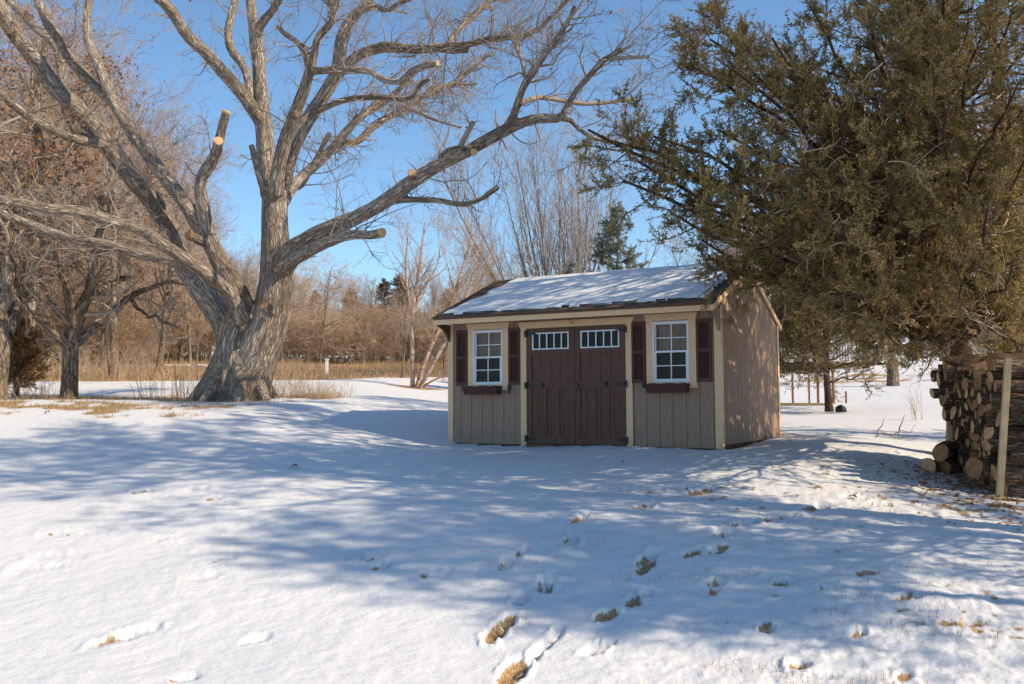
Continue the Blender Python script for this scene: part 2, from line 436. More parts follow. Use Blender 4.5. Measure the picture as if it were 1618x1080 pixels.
extra = [(0, 0, 0), (-5, 0, 0), (5, 0, 0.05), (0, -8, -0.2), (-12, -8, -0.2), (12, -8, 0), (0, 3, -0.02), (-20, 8, 0.5), (18, 6, 0.4), (-35, 30, 2.2), (35, 30, 2.2), (14, 14, 0.8), (20, 20, 1.2), (-14, 12, 0.9),
         (-70, 95, 6.5), (-35, 110, 7.2), (0, 115, 7.0), (40, 110, 6.6), (80, 95, 6.5), (0, -60, -1.5), (-60, -20, 0), (60, -20, 0), (-90, 40, 4), (90, 40, 4), (0, 200, 9), (-110, 200, 9), (110, 200, 9)]
C = np.vstack([C, np.array(extra, float)])


def _tps(r2): return np.where(r2 > 1e-9, 0.5 * r2 * np.log(r2 + 1e-12), 0)


def warp(x, y):
    """compress distance so far control points do not ring into the near field"""
    r = np.sqrt(x * x + y * y) + 1e-6; k = 9 * np.log1p(r / 9) / r
    return np.stack([x * k, y * k], -1)


CW = warp(C[:, 0], C[:, 1])
n = len(C)
K_ = _tps(((CW[:, None] - CW[None]) ** 2).sum(-1)) + 0.03 * np.eye(n)
A_ = np.zeros((n + 3, n + 3)); A_[:n, :n] = K_; A_[:n, n] = 1; A_[:n, n + 1:] = CW; A_[n, :n] = 1; A_[n + 1:, :n] = CW.T
WT = np.linalg.solve(A_, np.concatenate([C[:, 2], [0, 0, 0]]))


def gz0(x, y):
    x = np.atleast_1d(np.asarray(x, float)); y = np.atleast_1d(np.asarray(y, float))
    r = np.sqrt(x * x + y * y); f = np.minimum(1, 230 / (r + 1e-6)); q = warp(x * f, y * f)
    out = np.zeros(len(x))
    for a in range(0, len(x), 40000):
        s = slice(a, a + 40000)
        out[s] = _tps(((q[s, None] - CW[None]) ** 2).sum(-1)) @ WT[:n] + WT[n] + q[s] @ WT[n + 1:]
    return out


def gz(x, y):
    return float(gz0(x, y)[0])


def hit(px, py):
    """where the view line through a photo point meets the ground"""
    d = ray(px, py); ts = np.concatenate([np.linspace(3, 30, 900), np.linspace(30, 140, 900)])
    P = CAM + ts[:, None] * d
    below = P[:, 2] < gz0(P[:, 0], P[:, 1])
    i = int(np.argmax(below)) if below.any() else len(ts) - 1
    p = P[i]; return np.array([p[0], p[1], gz(p[0], p[1])])


def on(px, d):
    """ground point under photo column px at depth d"""
    p = at(px, 600, d); return np.array([p[0], p[1], gz(p[0], p[1])])


# scuffed footprints: photo point, length, width, heading (x,y), depth, bare share
prints = [(790, 990, .50, .13, (.32, .95), .07, 1.0), (825, 945, .30, .12, (.2, .98), .05, .15), (812, 1060, .42, .16, (.25, .97), .07, 1.0), (870, 1010, .45, .10, (.4, .9), .06, .2), (845, 1035, .3, .09, (.3, .95), .07, .0),
          (862, 920, .40, .17, (.2, .98), .06, .45), (998, 953, .30, .12, (.5, .86), .06, .9), (957, 972, .22, .12, (.5, .86), .05, 1.0), (1025, 935, .25, .09, (.4, .9), .06, .1),
          (1022, 888, .60, .15, (.35, .94), .06, .7), (903, 852, .42, .13, (.3, .95), .05, .7), (918, 818, .45, .12, (.4, .92), .05, .5), (800, 890, .4, .16, (.2, .98), .05, .2), (826, 873, .3, .12, (.3, .95), .05, .5),
          (1098, 874, .35, .13, (.6, .8), .05, .6), (1138, 866, .35, .13, (.6, .8), .05, .7), (1142, 842, .35, .2, (.5, .8), .05, .5), (1020, 800, .5, .14, (.6, .8), .04, .5), (1110, 775, .5, .2, (.8, .6), .05, .7), (1060, 773, .7, .22, (.9, .4), .06, .1),
          (1180, 825, .6, .1, (.9, .4), .05, .5), (1235, 815, .5, .1, (.9, .4), .05, .5), (1300, 800, .5, .15, (.9, .3), .05, .5),
          (1211, 991, .16, .10, (.4, .9), .05, .9), (1355, 1002, .18, .08, (.8, .5), .05, .9), (1262, 1052, .22, .14, (.4, .9), .06, .8), (1432, 945, .22, .12, (.9, .3), .05, .8), (1128, 935, .14, .09, (.5, .8), .04, .8), (1130, 922, .22, .14, (.8, .3), .05, .3), (1235, 920, .2, .12, (.8, .4), .04, .7),
          (1430, 1068, .16, .1, (.6, .8), .04, .9), (1535, 985, .25, .15, (.8, .3), .05, .7), (1370, 905, .3, .12, (.9, .2), .04, .6), (1500, 985, .2, .12, (.8, .3), .05, .5), (940, 1025, .25, .13, (.5, .8), .05, .05), (962, 1018, .2, .08, (.5, .8), .05, .0),
          (184, 1011, .30, .13, (.7, .7), .05, .8), (215, 1000, .3, .14, (.7, .7), .05, .0), (120, 842, .45, .22, (.95, .2), .04, .1), (100, 841, .12, .07, (.9, .1), .03, .7), (222, 774, .25, .12, (.9, .1), .03, .6), (340, 786, .25, .12, (.9, .1), .03, .6), (355, 884, .3, .14, (.7, .6), .03, .15), (390, 830, .3, .14, (.8, .5), .03, .0), (60, 895, .5, .2, (.95, .2), .04, .0), (100, 876, .5, .2, (.95, .2), .03, .0),
          (295, 1070, .2, .1, (.8, .5), .03, .6), (405, 1010, .2, .1, (.8, .5), .03, .25), (605, 895, .25, .12, (.5, .8), .04, .6), (590, 880, .3, .2, (.5, .8), .04, .1), (690, 905, .3, .14, (.8, .3), .03, .3), (310, 770, .3, .14, (.9, .2), .03, .2), (270, 845, .3, .14, (.8, .3), .03, .0), (320, 915, .3, .15, (.7, .6), .03, .05), (560, 880, .2, .1, (.5, .8), .03, .2),
          (465, 742, .14, .06, (1, 0), .02, .0), (1390, 795, .3, .12, (.9, .3), .04, .5), (1350, 785, .4, .16, (.9, .3), .04, .6)]
PR = [(hit(p[0], p[1]), p[2], p[3], np.array(p[4]) / np.hypot(*p[4]), p[5], p[6]) for p in prints]
shed_o = np.array([-1.0494, 15.1303]); YAW = -0.5066


def ground_extra(x, y, near):
    """undulation, footprints, clumps; returns dz and how bare the ground is (0 snow .. 1 grass)"""
    r = np.sqrt(x * x + y * y)
    fade = np.clip(1 - (r - 14) / 40, 0.25, 1)
    dz = 0.10 * fbm(x * 0.35, y * 0.35, 3, 3) + 0.022 * fbm(x * 1.6, y * 1.6, 9, 3) * fade
    right = np.clip((x / np.maximum(y, 1) + 0.02) / 0.35, 0, 1) * np.clip((16 - y) / 5, 0, 1)
    lump = np.abs(fbm(x * 4.5, y * 4.5, 21, 4))
    dz += right * 0.07 * lump + 0.016 * fbm(x * 7, y * 7, 31, 3) * np.clip(1.3 - r / 22, 0, 1)
    bare = np.zeros_like(x)
    # thin snow to the right, ragged holes
    nb = fbm(x * 12, y * 8, 41, 4); nb2 = fbm(x * 0.55, y * 0.8, 47, 3)
    rr = np.clip((x / np.maximum(y, 1) - 0.05) / 0.42, 0, 1.2) * np.clip((13 - y) / 4, 0, 1)
    bare = np.maximum(bare, np.clip((nb + 0.46 * nb2 - 0.247 + 0.125 * rr) * 5, 0, 1) * np.clip(rr * 3, 0, 1))
    dz += 0.03 * right * np.clip((9.5 - y) / 4, 0, 1) * (np.abs(fbm(x * 9, y * 9, 91, 4)) * 2 - 0.25)
    # by the woodpile: trampled litter
    wp = np.exp(-(((x - 5.2) / 1.6) ** 2 + ((y - 9.2) / 1.0) ** 2)); bare = np.maximum(bare, np.clip((nb + 0.20 * wp - 0.185) * 8, 0, 1) * np.clip(wp * 4, 0, 1))
    wp2 = np.clip(1 - np.hypot((x - 7.0) / 1.5, (y - 11.0) / 1.5), 0, 1); bare = np.maximum(bare, np.clip(wp2 * 6, 0, 1))
    # straw-coloured bank along the crest by the oak
    px = 809 + F_PX * x / np.maximum(y, 1)
    nc = fbm(x * 1.3, y * 3.6, 51, 5)
    band = np.exp(-((y - 16.2) / 1.1) ** 2) * np.clip((455 - px) / 60, 0, 1)
    bare = np.maximum(bare, np.clip((nc + 0.30 * band - 0.235) * 6, 0, 1) * np.clip(band * 5, 0, 1))
    ditch = np.exp(-((y - 20.5) / 2.2) ** 2) * np.clip((560 - px) / 60, 0, 1)
    bare = np.maximum(bare, np.clip((nc + 0.33 * ditch - 0.16) * 7, 0, 1) * np.clip(ditch * 5, 0, 1))
    # the meadow beyond the snow field
    edge = 32 + 5.5 * np.clip((px - 520) / 160, -0.2, 1.2) + 1.2 * fbm(x * 0.25, y * 0.25, 61, 3)
    mead = np.clip((y - edge) / 1.0, 0, 1) * np.clip((800 - px) / 60, 0, 1)
    nm = fbm(x * 0.16, y * 0.30, 71, 4)
    mead = mead * (1 - np.clip(1.5 - np.abs(y - 52 - 0.05 * x) / 1.6, 0, 1) * (px > 380))
    bare = np.maximum(bare, mead * np.clip((0.12 + nm) * 9, 0, 1))
    # leaf-strewn patch on the right
    lp = np.exp(-(((x - 14.5) / 4.0) ** 2 + ((y - 40) / 3.5) ** 2)); bare = np.maximum(bare, np.clip((fbm(x * 1.3, y * 1.3, 81, 4) + 0.25 * lp - 0.12) * 6, 0, 0.8) * np.clip(lp * 3, 0, 1))
    # bare rim round the shed and the trunks
    c, s = math.cos(YAW), math.sin(YAW)
    lx = (x - shed_o[0]) * c + (y - shed_o[1]) * s; ly = -(x - shed_o[0]) * s + (y - shed_o[1]) * c
    dx = np.maximum(np.maximum(-lx, lx - 4.6), 0); dy = np.maximum(np.maximum(-ly, ly - 3.6), 0); ds = np.hypot(dx, dy)
    rim = np.clip(1 - ds / 0.17, 0, 1) * np.clip((lx - 2.9) * 2 + (ly > 0.1) * 3, 0, 1) * (lx > 1)
    bare = np.maximum(bare, np.clip(rim * 2.2 + 2 * nb * (rim > 0), 0, 1)); dz -= 0.05 * rim
    inside = (ds < 0.01); dz = np.where(inside, dz - 0.10, dz)
    for (bx, by, br) in [(on(655, 31)[0], on(655, 31)[1], 0.9), (on(110, 19.5)[0], 19.6, 0.7)]:
        q = np.clip(1.2 - np.hypot(x - bx, y - by) / br, 0, 1); bare = np.maximum(bare, np.clip(q * 3 + 2 * nc * (q > 0), 0, 1))
    for (p, L, Wd, h, dp, bs) in PR:
        k = np.where((np.abs(x - p[0]) < 1) & (np.abs(y - p[1]) < 1))[0]
        if not len(k): continue
        ax, ay = x[k] - p[0], y[k] - p[1]
        u = (ax * h[0] + ay * h[1]) / L * 2; v = (-ax * h[1] + ay * h[0]) / Wd * 2
        wob = 0.9 * fbm(x[k] * 8, y[k] * 8, int(p[0] * 100) % 97, 4)
        q = np.sqrt(u * u + v * v) + wob * 1.1
        ins = np.clip((1.05 - q) / 0.35, 0, 1); dz[k] -= dp * (0.6 if bs < .2 else 1.0) * ins * (0.75 + 1.6 * fbm(x[k] * 22, y[k] * 22, 15, 3))
        dz[k] += 0.45 * dp * np.exp(-((q - 1.3) / 0.22) ** 2) * np.clip(fbm(x[k] * 11, y[k] * 11, 5, 4) * 4 + 0.15, 0, 1.2)
        if bs > 0:
            b = np.clip((0.98 - q) / 0.12, 0, 1) * np.clip((bs * 2.2 - 0.9 - u * (1.1 - bs) * 1.4 + wob * 3 + 2.4 * fbm(x[k] * 30, y[k] * 30, 19, 3)) * 2, 0, 1)
            bare[k] = np.maximum(bare[k], b)
    return dz, bare


def build_ground():
    an = np.concatenate([np.linspace(-180, -45, 30)[:-1], np.linspace(-45, -33, 24)[:-1], np.linspace(-33, 33, 620), np.linspace(33, 45, 24)[1:], np.linspace(45, 180, 30)[1:]])
    an = np.radians(an)
    r = [0.05]
    rr_ = 0.6
    while rr_ < 950:
        r.append(rr_)
        st = 0.25 if rr_ < 4.3 else rr_ * rr_ * 0.00105 if rr_ < 18 else (0.35 if rr_ < 60 else rr_ * 0.05)
        rr_ += max(st, 0.02)
    r = np.array(r); na, nr = len(an), len(r)
    X = (r[:, None] * np.sin(an)[None]).ravel(); Y = (r[:, None] * np.cos(an)[None]).ravel()
    Z = gz0(X, Y); dz, bare = ground_extra(X, Y, True)
    Z = Z + dz
    i = np.arange(nr - 1)[:, None] * na; j = np.arange(na - 1)[None]
    Q = np.stack([i + j, i + j + 1, i + na + j + 1, i + na + j], -1).reshape(-1, 4)
    me = mesh_np('ground', np.stack([X, Y, Z], 1), Q, smooth=True, vattr={'bare': bare})
    m = bpy.data.materials.new('snow_ground'); m.use_nodes = True
    nn = m.node_tree; N = nn.nodes; L = nn.links; b = N['Principled BSDF']
    a = N.new('ShaderNodeAttribute'); a.attribute_name = 'bare'
    tc = N.new('ShaderNodeTexCoord')
    t = N.new('ShaderNodeTexNoise'); t.inputs['Scale'].default_value = 26; t.inputs['Detail'].default_value = 5; L.new(tc.outputs['Object'], t.inputs['Vector'])
    ad = N.new('ShaderNodeMath'); ad.operation = 'MULTIPLY_ADD'; ad.inputs[1].default_value = 1.5; L.new(a.outputs['Fac'], ad.inputs[0]); L.new(t.outputs[0], ad.inputs[2])
    mr = N.new('ShaderNodeMapRange'); mr.inputs[1].default_value = 0.95; mr.inputs[2].default_value = 1.55; L.new(ad.outputs[0], mr.inputs[0])
    gs = []
    for rot in (0.5, -0.7, 1.6):
        mp = N.new('ShaderNodeMapping'); mp.inputs['Rotation'].default_value = (0, 0, rot); mp.inputs['Scale'].default_value = (190, 26, 60); L.new(tc.outputs['Object'], mp.inputs[0])
        q = N.new('ShaderNodeTexNoise'); q.inputs['Scale'].default_value = 1.0; q.inputs['Detail'].default_value = 2; L.new(mp.outputs[0], q.inputs['Vector']); gs.append(q)
    g1 = N.new('ShaderNodeMath'); g1.operation = 'MAXIMUM'; L.new(gs[0].outputs[0], g1.inputs[0]); L.new(gs[1].outputs[0], g1.inputs[1])
    g2 = N.new('ShaderNodeMath'); g2.operation = 'MAXIMUM'; L.new(g1.outputs[0], g2.inputs[0]); L.new(gs[2].outputs[0], g2.inputs[1])
    gr = N.new('ShaderNodeValToRGB'); gr.color_ramp.elements[0].position = 0.48; gr.color_ramp.elements[1].position = 0.72
    gr.color_ramp.elements[0].color = (0.20, 0.115, 0.05, 1); gr.color_ramp.elements[1].color = (0.66, 0.46, 0.25, 1); L.new(g2.outputs[0], gr.inputs[0])
    mx = N.new('ShaderNodeMix'); mx.data_type = 'RGBA'; L.new(mr.outputs[0], mx.inputs[0]); mx.inputs[6].default_value = (*snow_c, 1); L.new(gr.outputs[0], mx.inputs[7])
    L.new(mx.outputs[2], b.inputs['Base Color']); b.inputs['Roughness'].default_value = 0.6; b.inputs['Specular IOR Level'].default_value = 0.25
    bn = N.new('ShaderNodeTexNoise'); bn.inputs['Scale'].default_value = 7; bn.inputs['Detail'].default_value = 9; bn.inputs['Roughness'].default_value = 0.62; L.new(tc.outputs['Object'], bn.inputs['Vector'])
    bp = N.new('ShaderNodeBump'); bp.inputs['Strength'].default_value = 0.55; bp.inputs['Distance'].default_value = 0.05; L.new(bn.outputs[0], bp.inputs['Height']); L.new(bp.outputs[0], b.inputs['Normal'])
    o = link('ground', me, m); tag(o, kind='structure')
    return X, Y, Z, bare


GX, GY, GZ, GB = build_ground()


def blades(g, P, h, w, lean=0.5):
    """thin grass blades rooted at P"""
    n = len(P); a = g.random(n) * 6.283; d = np.stack([np.cos(a), np.sin(a), np.zeros(n)], 1)
    H = (h * (0.5 + g.random(n)))[:, None] if np.ndim(h) == 0 else (h * (0.5 + g.random(n)))[:, None]
    b = g.random(n) * 6.283; ln = np.stack([np.cos(b), np.sin(b), np.zeros(n)], 1) * (lean * g.random(n))[:, None]
    t = P + H * (np.array([0, 0, 1]) + ln); md = P + H * 0.55 * (np.array([0, 0, 1]) + ln * 0.5)
    V = np.stack([P - d * w, P + d * w, md + d * w * 0.8, md - d * w * 0.8, t], 1).reshape(-1, 3)
    k = np.arange(n)[:, None] * 5
    return V, np.concatenate([k, k + 1, k + 2, k + 3], 1), np.concatenate([k + 3, k + 2, k + 4], 1), np.clip(0.5 + 0.22 * g.normal(size=n), 0, 1)


def grass():
    g = np.random.default_rng(3)
    r = np.hypot(GX, GY); ang = np.arctan2(GX, GY)
    ok = (GB > 0.5) & (np.abs(ang) < 0.6) & (r > 4) & (r < 14)
    idx = np.where(ok)[0]; k = g.choice(idx, min(6000, len(idx)))
    P = np.stack([GX[k] + g.normal(size=len(k)) * 0.015, GY[k] + g.normal(size=len(k)) * 0.02, GZ[k] - 0.004], 1)
    V, Q, T, tn = blades(g, P, 0.013, 0.0013, 5.0)
    # stray tips that poke through thin snow
    idx = np.where((np.abs(ang) < 0.6) & (r > 4.2) & (r < 11) & (vnoise(GX * 2.5, GY * 2.5, 77) > 0.72) & (GX > -0.03 * GY))[0]; k = g.choice(idx, 1500)
    P2 = np.stack([GX[k], GY[k], GZ[k] - 0.01], 1); V2, Q2, T2, tn2 = blades(g, P2, 0.045, 0.0018, 0.8)
    me = mesh_np('dry_lawn_grass', np.vstack([V, V2]), np.vstack([Q, Q2 + len(V)]), np.vstack([T, T2 + len(V)]), fattr={'tone': np.concatenate([tn, tn2, tn, tn2])})
    tag(link('dry_lawn_grass', me, 'straw'), 'short straw-coloured lawn grass showing through the thin snow and footprints', 'grass', kind='stuff')
    # crest and meadow grass
    idx = np.where((GB > 0.45) & (np.abs(ang) < 0.62) & (r > 14.5) & (r < 26) & (ang < 0.02))[0]; k = g.choice(idx, 9000)
    P = np.stack([GX[k] + g.normal(size=len(k)) * 0.05, GY[k] + g.normal(size=len(k)) * 0.1, GZ[k] - 0.01], 1)
    V, Q, T, tn = blades(g, P, 0.07, 0.004, 1.2)
    xs = g.uniform(-42, 0.5, 90000); ys = g.uniform(31, 75, 90000)
    px = 809 + F_PX * xs / ys
    edge = 32 + 5.5 * np.clip((px - 520) / 160, -0.2, 1.2) + 1.2 * fbm(xs * 0.25, ys * 0.25, 61, 3)
    nm = fbm(xs * 0.16, ys * 0.30, 71, 4) + 0.3 * fbm(xs * 1.1, ys * 1.1, 73, 3)
    lane = (np.abs(ys - 52 - 0.05 * xs) < 1.6) & (px > 380)
    kk = ~lane & (ys > edge + 0.3) & (px > -150) & (px < 800) & (nm > -0.13) & (g.random(90000) < np.clip(1.15 - (ys - 32) / 60, 0.3, 1))
    xs, ys, nm = xs[kk], ys[kk], nm[kk]
    P = np.stack([xs, ys, gz0(xs, ys) - 0.03], 1)
    V2, Q2, T2, tn2 = blades(g, P, 0.24 + 0.8 * np.clip(nm, -0.1, 0.5), 0.009, 1.1)
    tn2 = np.clip(tn2 + 0.9 * nm, 0, 1)
    me = mesh_np('meadow_grass', np.vstack([V, V2]), np.vstack([Q, Q2 + len(V)]), np.vstack([T, T2 + len(V)]), fattr={'tone': np.concatenate([tn, tn2, tn, tn2])})
    tag(link('meadow_grass', me, 'straw'), 'tall straw-coloured dry grass of the meadow beyond the snow', 'grass', kind='stuff')


grass()


# ------------------------------------------------------------------ the garden shed
def build_shed():
    z0 = CAMZ - 0.656
    sh = empty('garden_shed', (shed_o[0], shed_o[1], z0), YAW, 'brown wooden garden shed with double doors, shuttered windows and snow on its roof', 'shed')
    WX, D = 4.60, 3.60
    Hf, RY, RZ, OV = 1.985, 1.60, 2.815, 0.41          # wall top, ridge, eave overhang
    sl = (RZ - 2.0) / (RY + OV)                        # roof underside slope, from the eave
    zr = lambda y: 2.0 + (y + OV) * sl if y < RY else RZ - (y - RY) * (RZ - 1.985) / (D + 0.12 - RY)
    # walls: grooved panel siding with openings cut for doors and windows
    wins = [(0.483, 1.033), (3.595, 4.145)]; WZ0, WZ1 = 0.932, 1.828
    DX0, DX1, DZ0, DZ1 = 1.472, 3.161, 0.0, 1.815
    b = MB(); th = 0.05
    gx = sorted([x + 0.03 for x in np.arange(0.0, WX, 0.203)][1:])
    def front_seg(x0, x1, za, zb):
        cuts = [x0] + [g for g in gx if x0 + 0.012 < g < x1 - 0.012] + [x1]
        for i in range(len(cuts) - 1):
            a = cuts[i] + (0.005 if i else 0); c = cuts[i + 1] - (0.005 if i < len(cuts) - 2 else 0)
            b.box(a, c, 0, 0.012, za, zb)
        b.box(x0, x1, 0.012, th, za, zb)
    xs = [0, wins[0][0], wins[0][1], DX0, DX1, wins[1][0], wins[1][1], WX]
    for i in range(7):
        x0, x1 = xs[i], xs[i + 1]
        if i in (1, 5): front_seg(x0, x1, -0.02, WZ0); front_seg(x0, x1, WZ1, Hf + 0.172)
        elif i == 3: front_seg(x0, x1, DZ1, Hf + 0.172)
        else: front_seg(x0, x1, -0.02, Hf + 0.172)
    # gable ends with grooves
    gy = list(np.arange(0.0, D, 0.203) + 0.1)
    def gable(xo, sgn):
        cuts = [0.05] + [y for y in gy if 0.08 < y < D - 0.08] + [RY] + [D - 0.05]; cuts = sorted(set(cuts))
        for i in range(len(cuts) - 1):
            a = cuts[i] + (0.005 if 0 < i and cuts[i] != RY else 0); c = cuts[i + 1] - (0.005 if i < len(cuts) - 2 and cuts[i + 1] != RY else 0)
            xa, xb = (xo - 0.012, xo) if sgn > 0 else (xo, xo + 0.012)
            b.prism([(a, 0.02), (c, 0.02), (c, zr(c) - 0.012), (a, zr(a) - 0.012)], 'x', xa, xb)
        xa, xb = (xo - th, xo - 0.012) if sgn > 0 else (xo + 0.012, xo + th)
        b.prism([(0.05, 0.02), (D - 0.05, 0.02), (D - 0.05, zr(D - 0.05) - 0.012), (RY, zr(RY) - 0.012), (0.05, zr(0.05) - 0.012)], 'x', xa, xb)
    gable(WX, 1); gable(0, -1)
    b.box(0, WX, D - 0.05, D, 0.02, 2.03)
    wall = b.build('wall', 'siding', sh)
    # dark floor so the inside closes
    b = MB(); b.box(0.05, WX - 0.05, 0.06, D - 0.06, 0.0, 0.02); b.build('floor_deck', 'dark_room', sh)
    b = MB()
    b.box(0.06, WX - 0.02, 0.03, 0.10, -0.14, -0.02); b.box(WX - 0.09, WX - 0.02, 0.10, D - 0.08, -0.16, 0.018); b.box(0.06, WX - 0.09, D - 0.10, D - 0.03, -0.14, 0.018); b.box(0.02, 0.09, 0.1, D - 0.1, -0.14, 0.018)
    b.build('base_skid', 'base_wood', sh)
    # corner boards
    for nm, x0, x1, y0, y1 in (('f', -0.014, 0.085, -0.022, -0.0005), ('f', WX - 0.085, WX + 0.018, -0.022, -0.0005)):
        b = MB(); b.box(x0, x1, y0, y1, -0.03, 1.98); b.build('corner_board', 'tan_trim', sh, bevel=0.002)
    b = MB(); b.box(WX + 0.0005, WX + 0.018, 0.0, 0.075, -0.03, 2.03); b.build('corner_board', 'tan_trim', sh, bevel=0.002)
    b = MB(); b.box(WX + 0.0005, WX + 0.018, D - 0.085, D + 0.01, 0.0, 1.97); b.build('corner_board', 'tan_trim', sh, bevel=0.002)
    # roof: two thick slopes of shingle courses
    GO = 0.03
    roof = None; b = MB(); n = 16
    import random as rnd; q = rnd.Random(4)
    L0 = math.hypot(RY + OV, RZ - 2.0); nyv = np.array([-(RZ - 2.0), RY + OV]) / L0   # outward normal (y,z)
    e = np.array([-OV - 0.03, 2.012 - 0.03 * sl]); ud = np.array([RY + OV, RZ - 2.0]) / L0
    Lr = L0 + 0.03
    b.prism([tuple(e), tuple(e + ud * Lr), tuple(e + ud * Lr + nyv * 0.03), tuple(e + nyv * 0.03)], 'x', -GO, WX + GO)
    for k in range(n):
        a0 = e + ud * (Lr * k / n - 0.012) + nyv * 0.0305; a1 = e + ud * (Lr * (k + 1) / n); x = -GO - 0.012
        while x < WX + GO + 0.01:
            w = q.uniform(0.16, 0.30); x1 = min(x + w, WX + GO + 0.012); t = q.uniform(0.010, 0.017)
            b.prism([tuple(a0), tuple(a1 + nyv * 0.0325), tuple(a1 + nyv * 0.036), tuple(a0 + nyv * t)], 'x', x, x1 - 0.004); x = x1
            if x > WX + GO: break
    e2 = np.array([D + 0.16, 1.985 - 0.015]); L2 = math.hypot(D + 0.16 - RY, RZ + 0.012 - e2[1]); u2 = np.array([RY - D - 0.16, RZ + 0.012 - e2[1]]) / L2; n2 = np.array([-u2[1], u2[0]]) * -1
    n2 = np.array([u2[1], -u2[0]]) if np.array([u2[1], -u2[0]])[1] > 0 else np.array([-u2[1], u2[0]])
    b.prism([tuple(e2), tuple(e2 + u2 * L2), tuple(e2 + u2 * L2 + n2 * 0.04), tuple(e2 + n2 * 0.04)], 'x', -GO, WX + GO)
    x = -GO - 0.012
    while x < WX + GO:                                   # ridge caps
        x1 = x + 0.28
        top = RZ + 0.055
        b.prism([(RY - 0.14, top - 0.14 * sl), (RY, top), (RY + 0.14, top - 0.14 * 0.39), (RY + 0.14, top - 0.14 * 0.39 + 0.012), (RY, top + 0.014), (RY - 0.14, top - 0.14 * sl + 0.012)], 'x', x, min(x1 + 0.02, WX + GO + 0.012)); x = x1
    roof = b.build('roof', 'shingle', sh)
    # snow lying on the front slope: a real, uneven slab with a ragged edge
    nx, ny = 190, 76
    ux = np.linspace(-0.02, WX + 0.02, nx); uy = np.linspace(0.0, Lr - 0.02, ny)
    UX, UY = np.meshgrid(ux, uy, indexing='ij')
    lo = 0.10 + 0.045 * fbm(UX * 2.2, UX * 0 + 3.0, 5, 4) * 2 + 0.055 * np.clip(UX / WX, 0, 1)
    hi = Lr - 0.03 + 0 * UX
    left = 0.02 + 0.42 * np.clip(UY / Lr, 0, 1) ** 0.8 + 0.10 * fbm(UY * 5, UY * 0 + 9.0, 8, 4) * 2
    right = WX - 0.10 - 0.07 * np.abs(fbm(UY * 4, UY * 0 + 2.0, 6, 3)) * 2 + 0.10 * UY / Lr
    dedge = np.minimum.reduce([UY - lo, hi - UY + 0.03, UX - left, right - UX])
    tk = np.clip(dedge / 0.07, 0, 1) ** 0.5 * (0.045 + 0.03 * fbm(UX * 2, UY * 3, 12, 4) + 0.004 * fbm(UX * 12, UY * 12, 13, 3))
    P2 = e[None, None] + UY[..., None] * ud + (0.046 + tk)[..., None] * nyv
    V = np.stack([UX, P2[..., 0], P2[..., 1]], -1).reshape(-1, 3)
    i = np.arange(nx - 1)[:, None] * ny; j = np.arange(ny - 1)[None]
    Q = np.stack([i + j, i + ny + j, i + ny + j + 1, i + j + 1], -1).reshape(-1, 4)
    dm = dedge.reshape(-1) > -0.004
    Q = Q[dm[Q].all(1)]
    used = np.unique(Q); mp = -np.ones(len(V), int); mp[used] = np.arange(len(used))
    # close below so it is a slab, not a sheet
    Vt = V[used]; Vb = Vt - np.array([0, nyv[0], nyv[1]]) * (tk.reshape(-1)[used][:, None] + 0.004); Qt = mp[Q]; Qb = Qt[:, ::-1] + len(Vt)
    me = mesh_np('roof_snow', np.vstack([Vt, Vb]), np.vstack([Qt, Qb]), smooth=True)
    link('roof_snow', me, 'roof_snow', roof)
    # fascia, soffit, rake boards
    b = MB(); b.box(-GO, WX + GO, -OV - 0.022, -OV, 1.985, 2.0735 - 0.07); b.box(-GO, WX + GO, -OV - 0.022, -OV, 1.93, 1.985)
    b = MB(); b.box(-GO, WX + GO, -OV - 0.024, -OV, 1.915, 2.005); b.build('fascia', 'tan_trim', sh, bevel=0.002)
    b = MB(); b.box(-GO, WX + GO, -OV - 0.045, -OV - 0.0245, 1.995, 2.018); b.build('drip_edge', 'brown_paint', sh)
    b = MB(); b.prism([(-OV + 0.0005, 1.965), (-0.0235, 1.982), (-0.0235, 2.02), (-OV + 0.0005, 1.99)], 'x', 0.0, WX); b.build('soffit', 'siding', sh)
    for x0, x1 in ((WX + 0.0185, WX + 0.045), (-0.045, -0.0185)):
        b = MB()
        b.prism([(-OV - 0.022, 1.915), (RY, RZ - 0.075), (RY, RZ + 0.008), (-OV - 0.022, 2.002)], 'x', x0, x1)
        b.prism([(RY, RZ - 0.075), (D + 0.14, 1.905), (D + 0.14, 1.99), (RY, RZ + 0.008)], 'x', x0, x1)
        b.build('rake_board', 'tan_trim', sh)
        bk = MB(); pts = [(-0.0245, 1.66), (-0.0245, 1.93), (-0.36, 1.955), (-0.345, 1.90), (-0.20, 1.85), (-0.10, 1.77)]
        bk.prism(pts, 'x', *((WX - 0.03, WX + 0.015) if x0 > 0 else (-0.012, 0.033))); bk.build('eave_bracket', 'brown_paint' if x0 < 0 else 'siding', sh)

    # doors
    fr = MB(); fr.box(DX0 - 0.105, DX0 - 0.002, -0.026, -0.0005, -0.05, 1.82)
    fr.box(DX1 + 0.002, DX1 + 0.105, -0.026, -0.0005, -0.05, 1.82)
    fr.prism([(DX0 - 0.105, 1.8205), (DX1 + 0.105, 1.8205), (DX1 + 0.145, 1.925), (DX0 - 0.145, 1.925)], 'y', -0.034, -0.0005)
    fr.box(DX0 - 0.002, DX1 + 0.002, -0.0005, 0.045, 1.816, 1.8203)
    fr.build('door_frame', 'tan_trim', sh, bevel=0.002)
    b = MB(); b.box(DX0 - 0.02, DX1 + 0.02, -0.04, 0.05, -0.055, -0.008); b.build('door_sill', 'base_wood', sh)
    gap = (DX0 + DX1) / 2
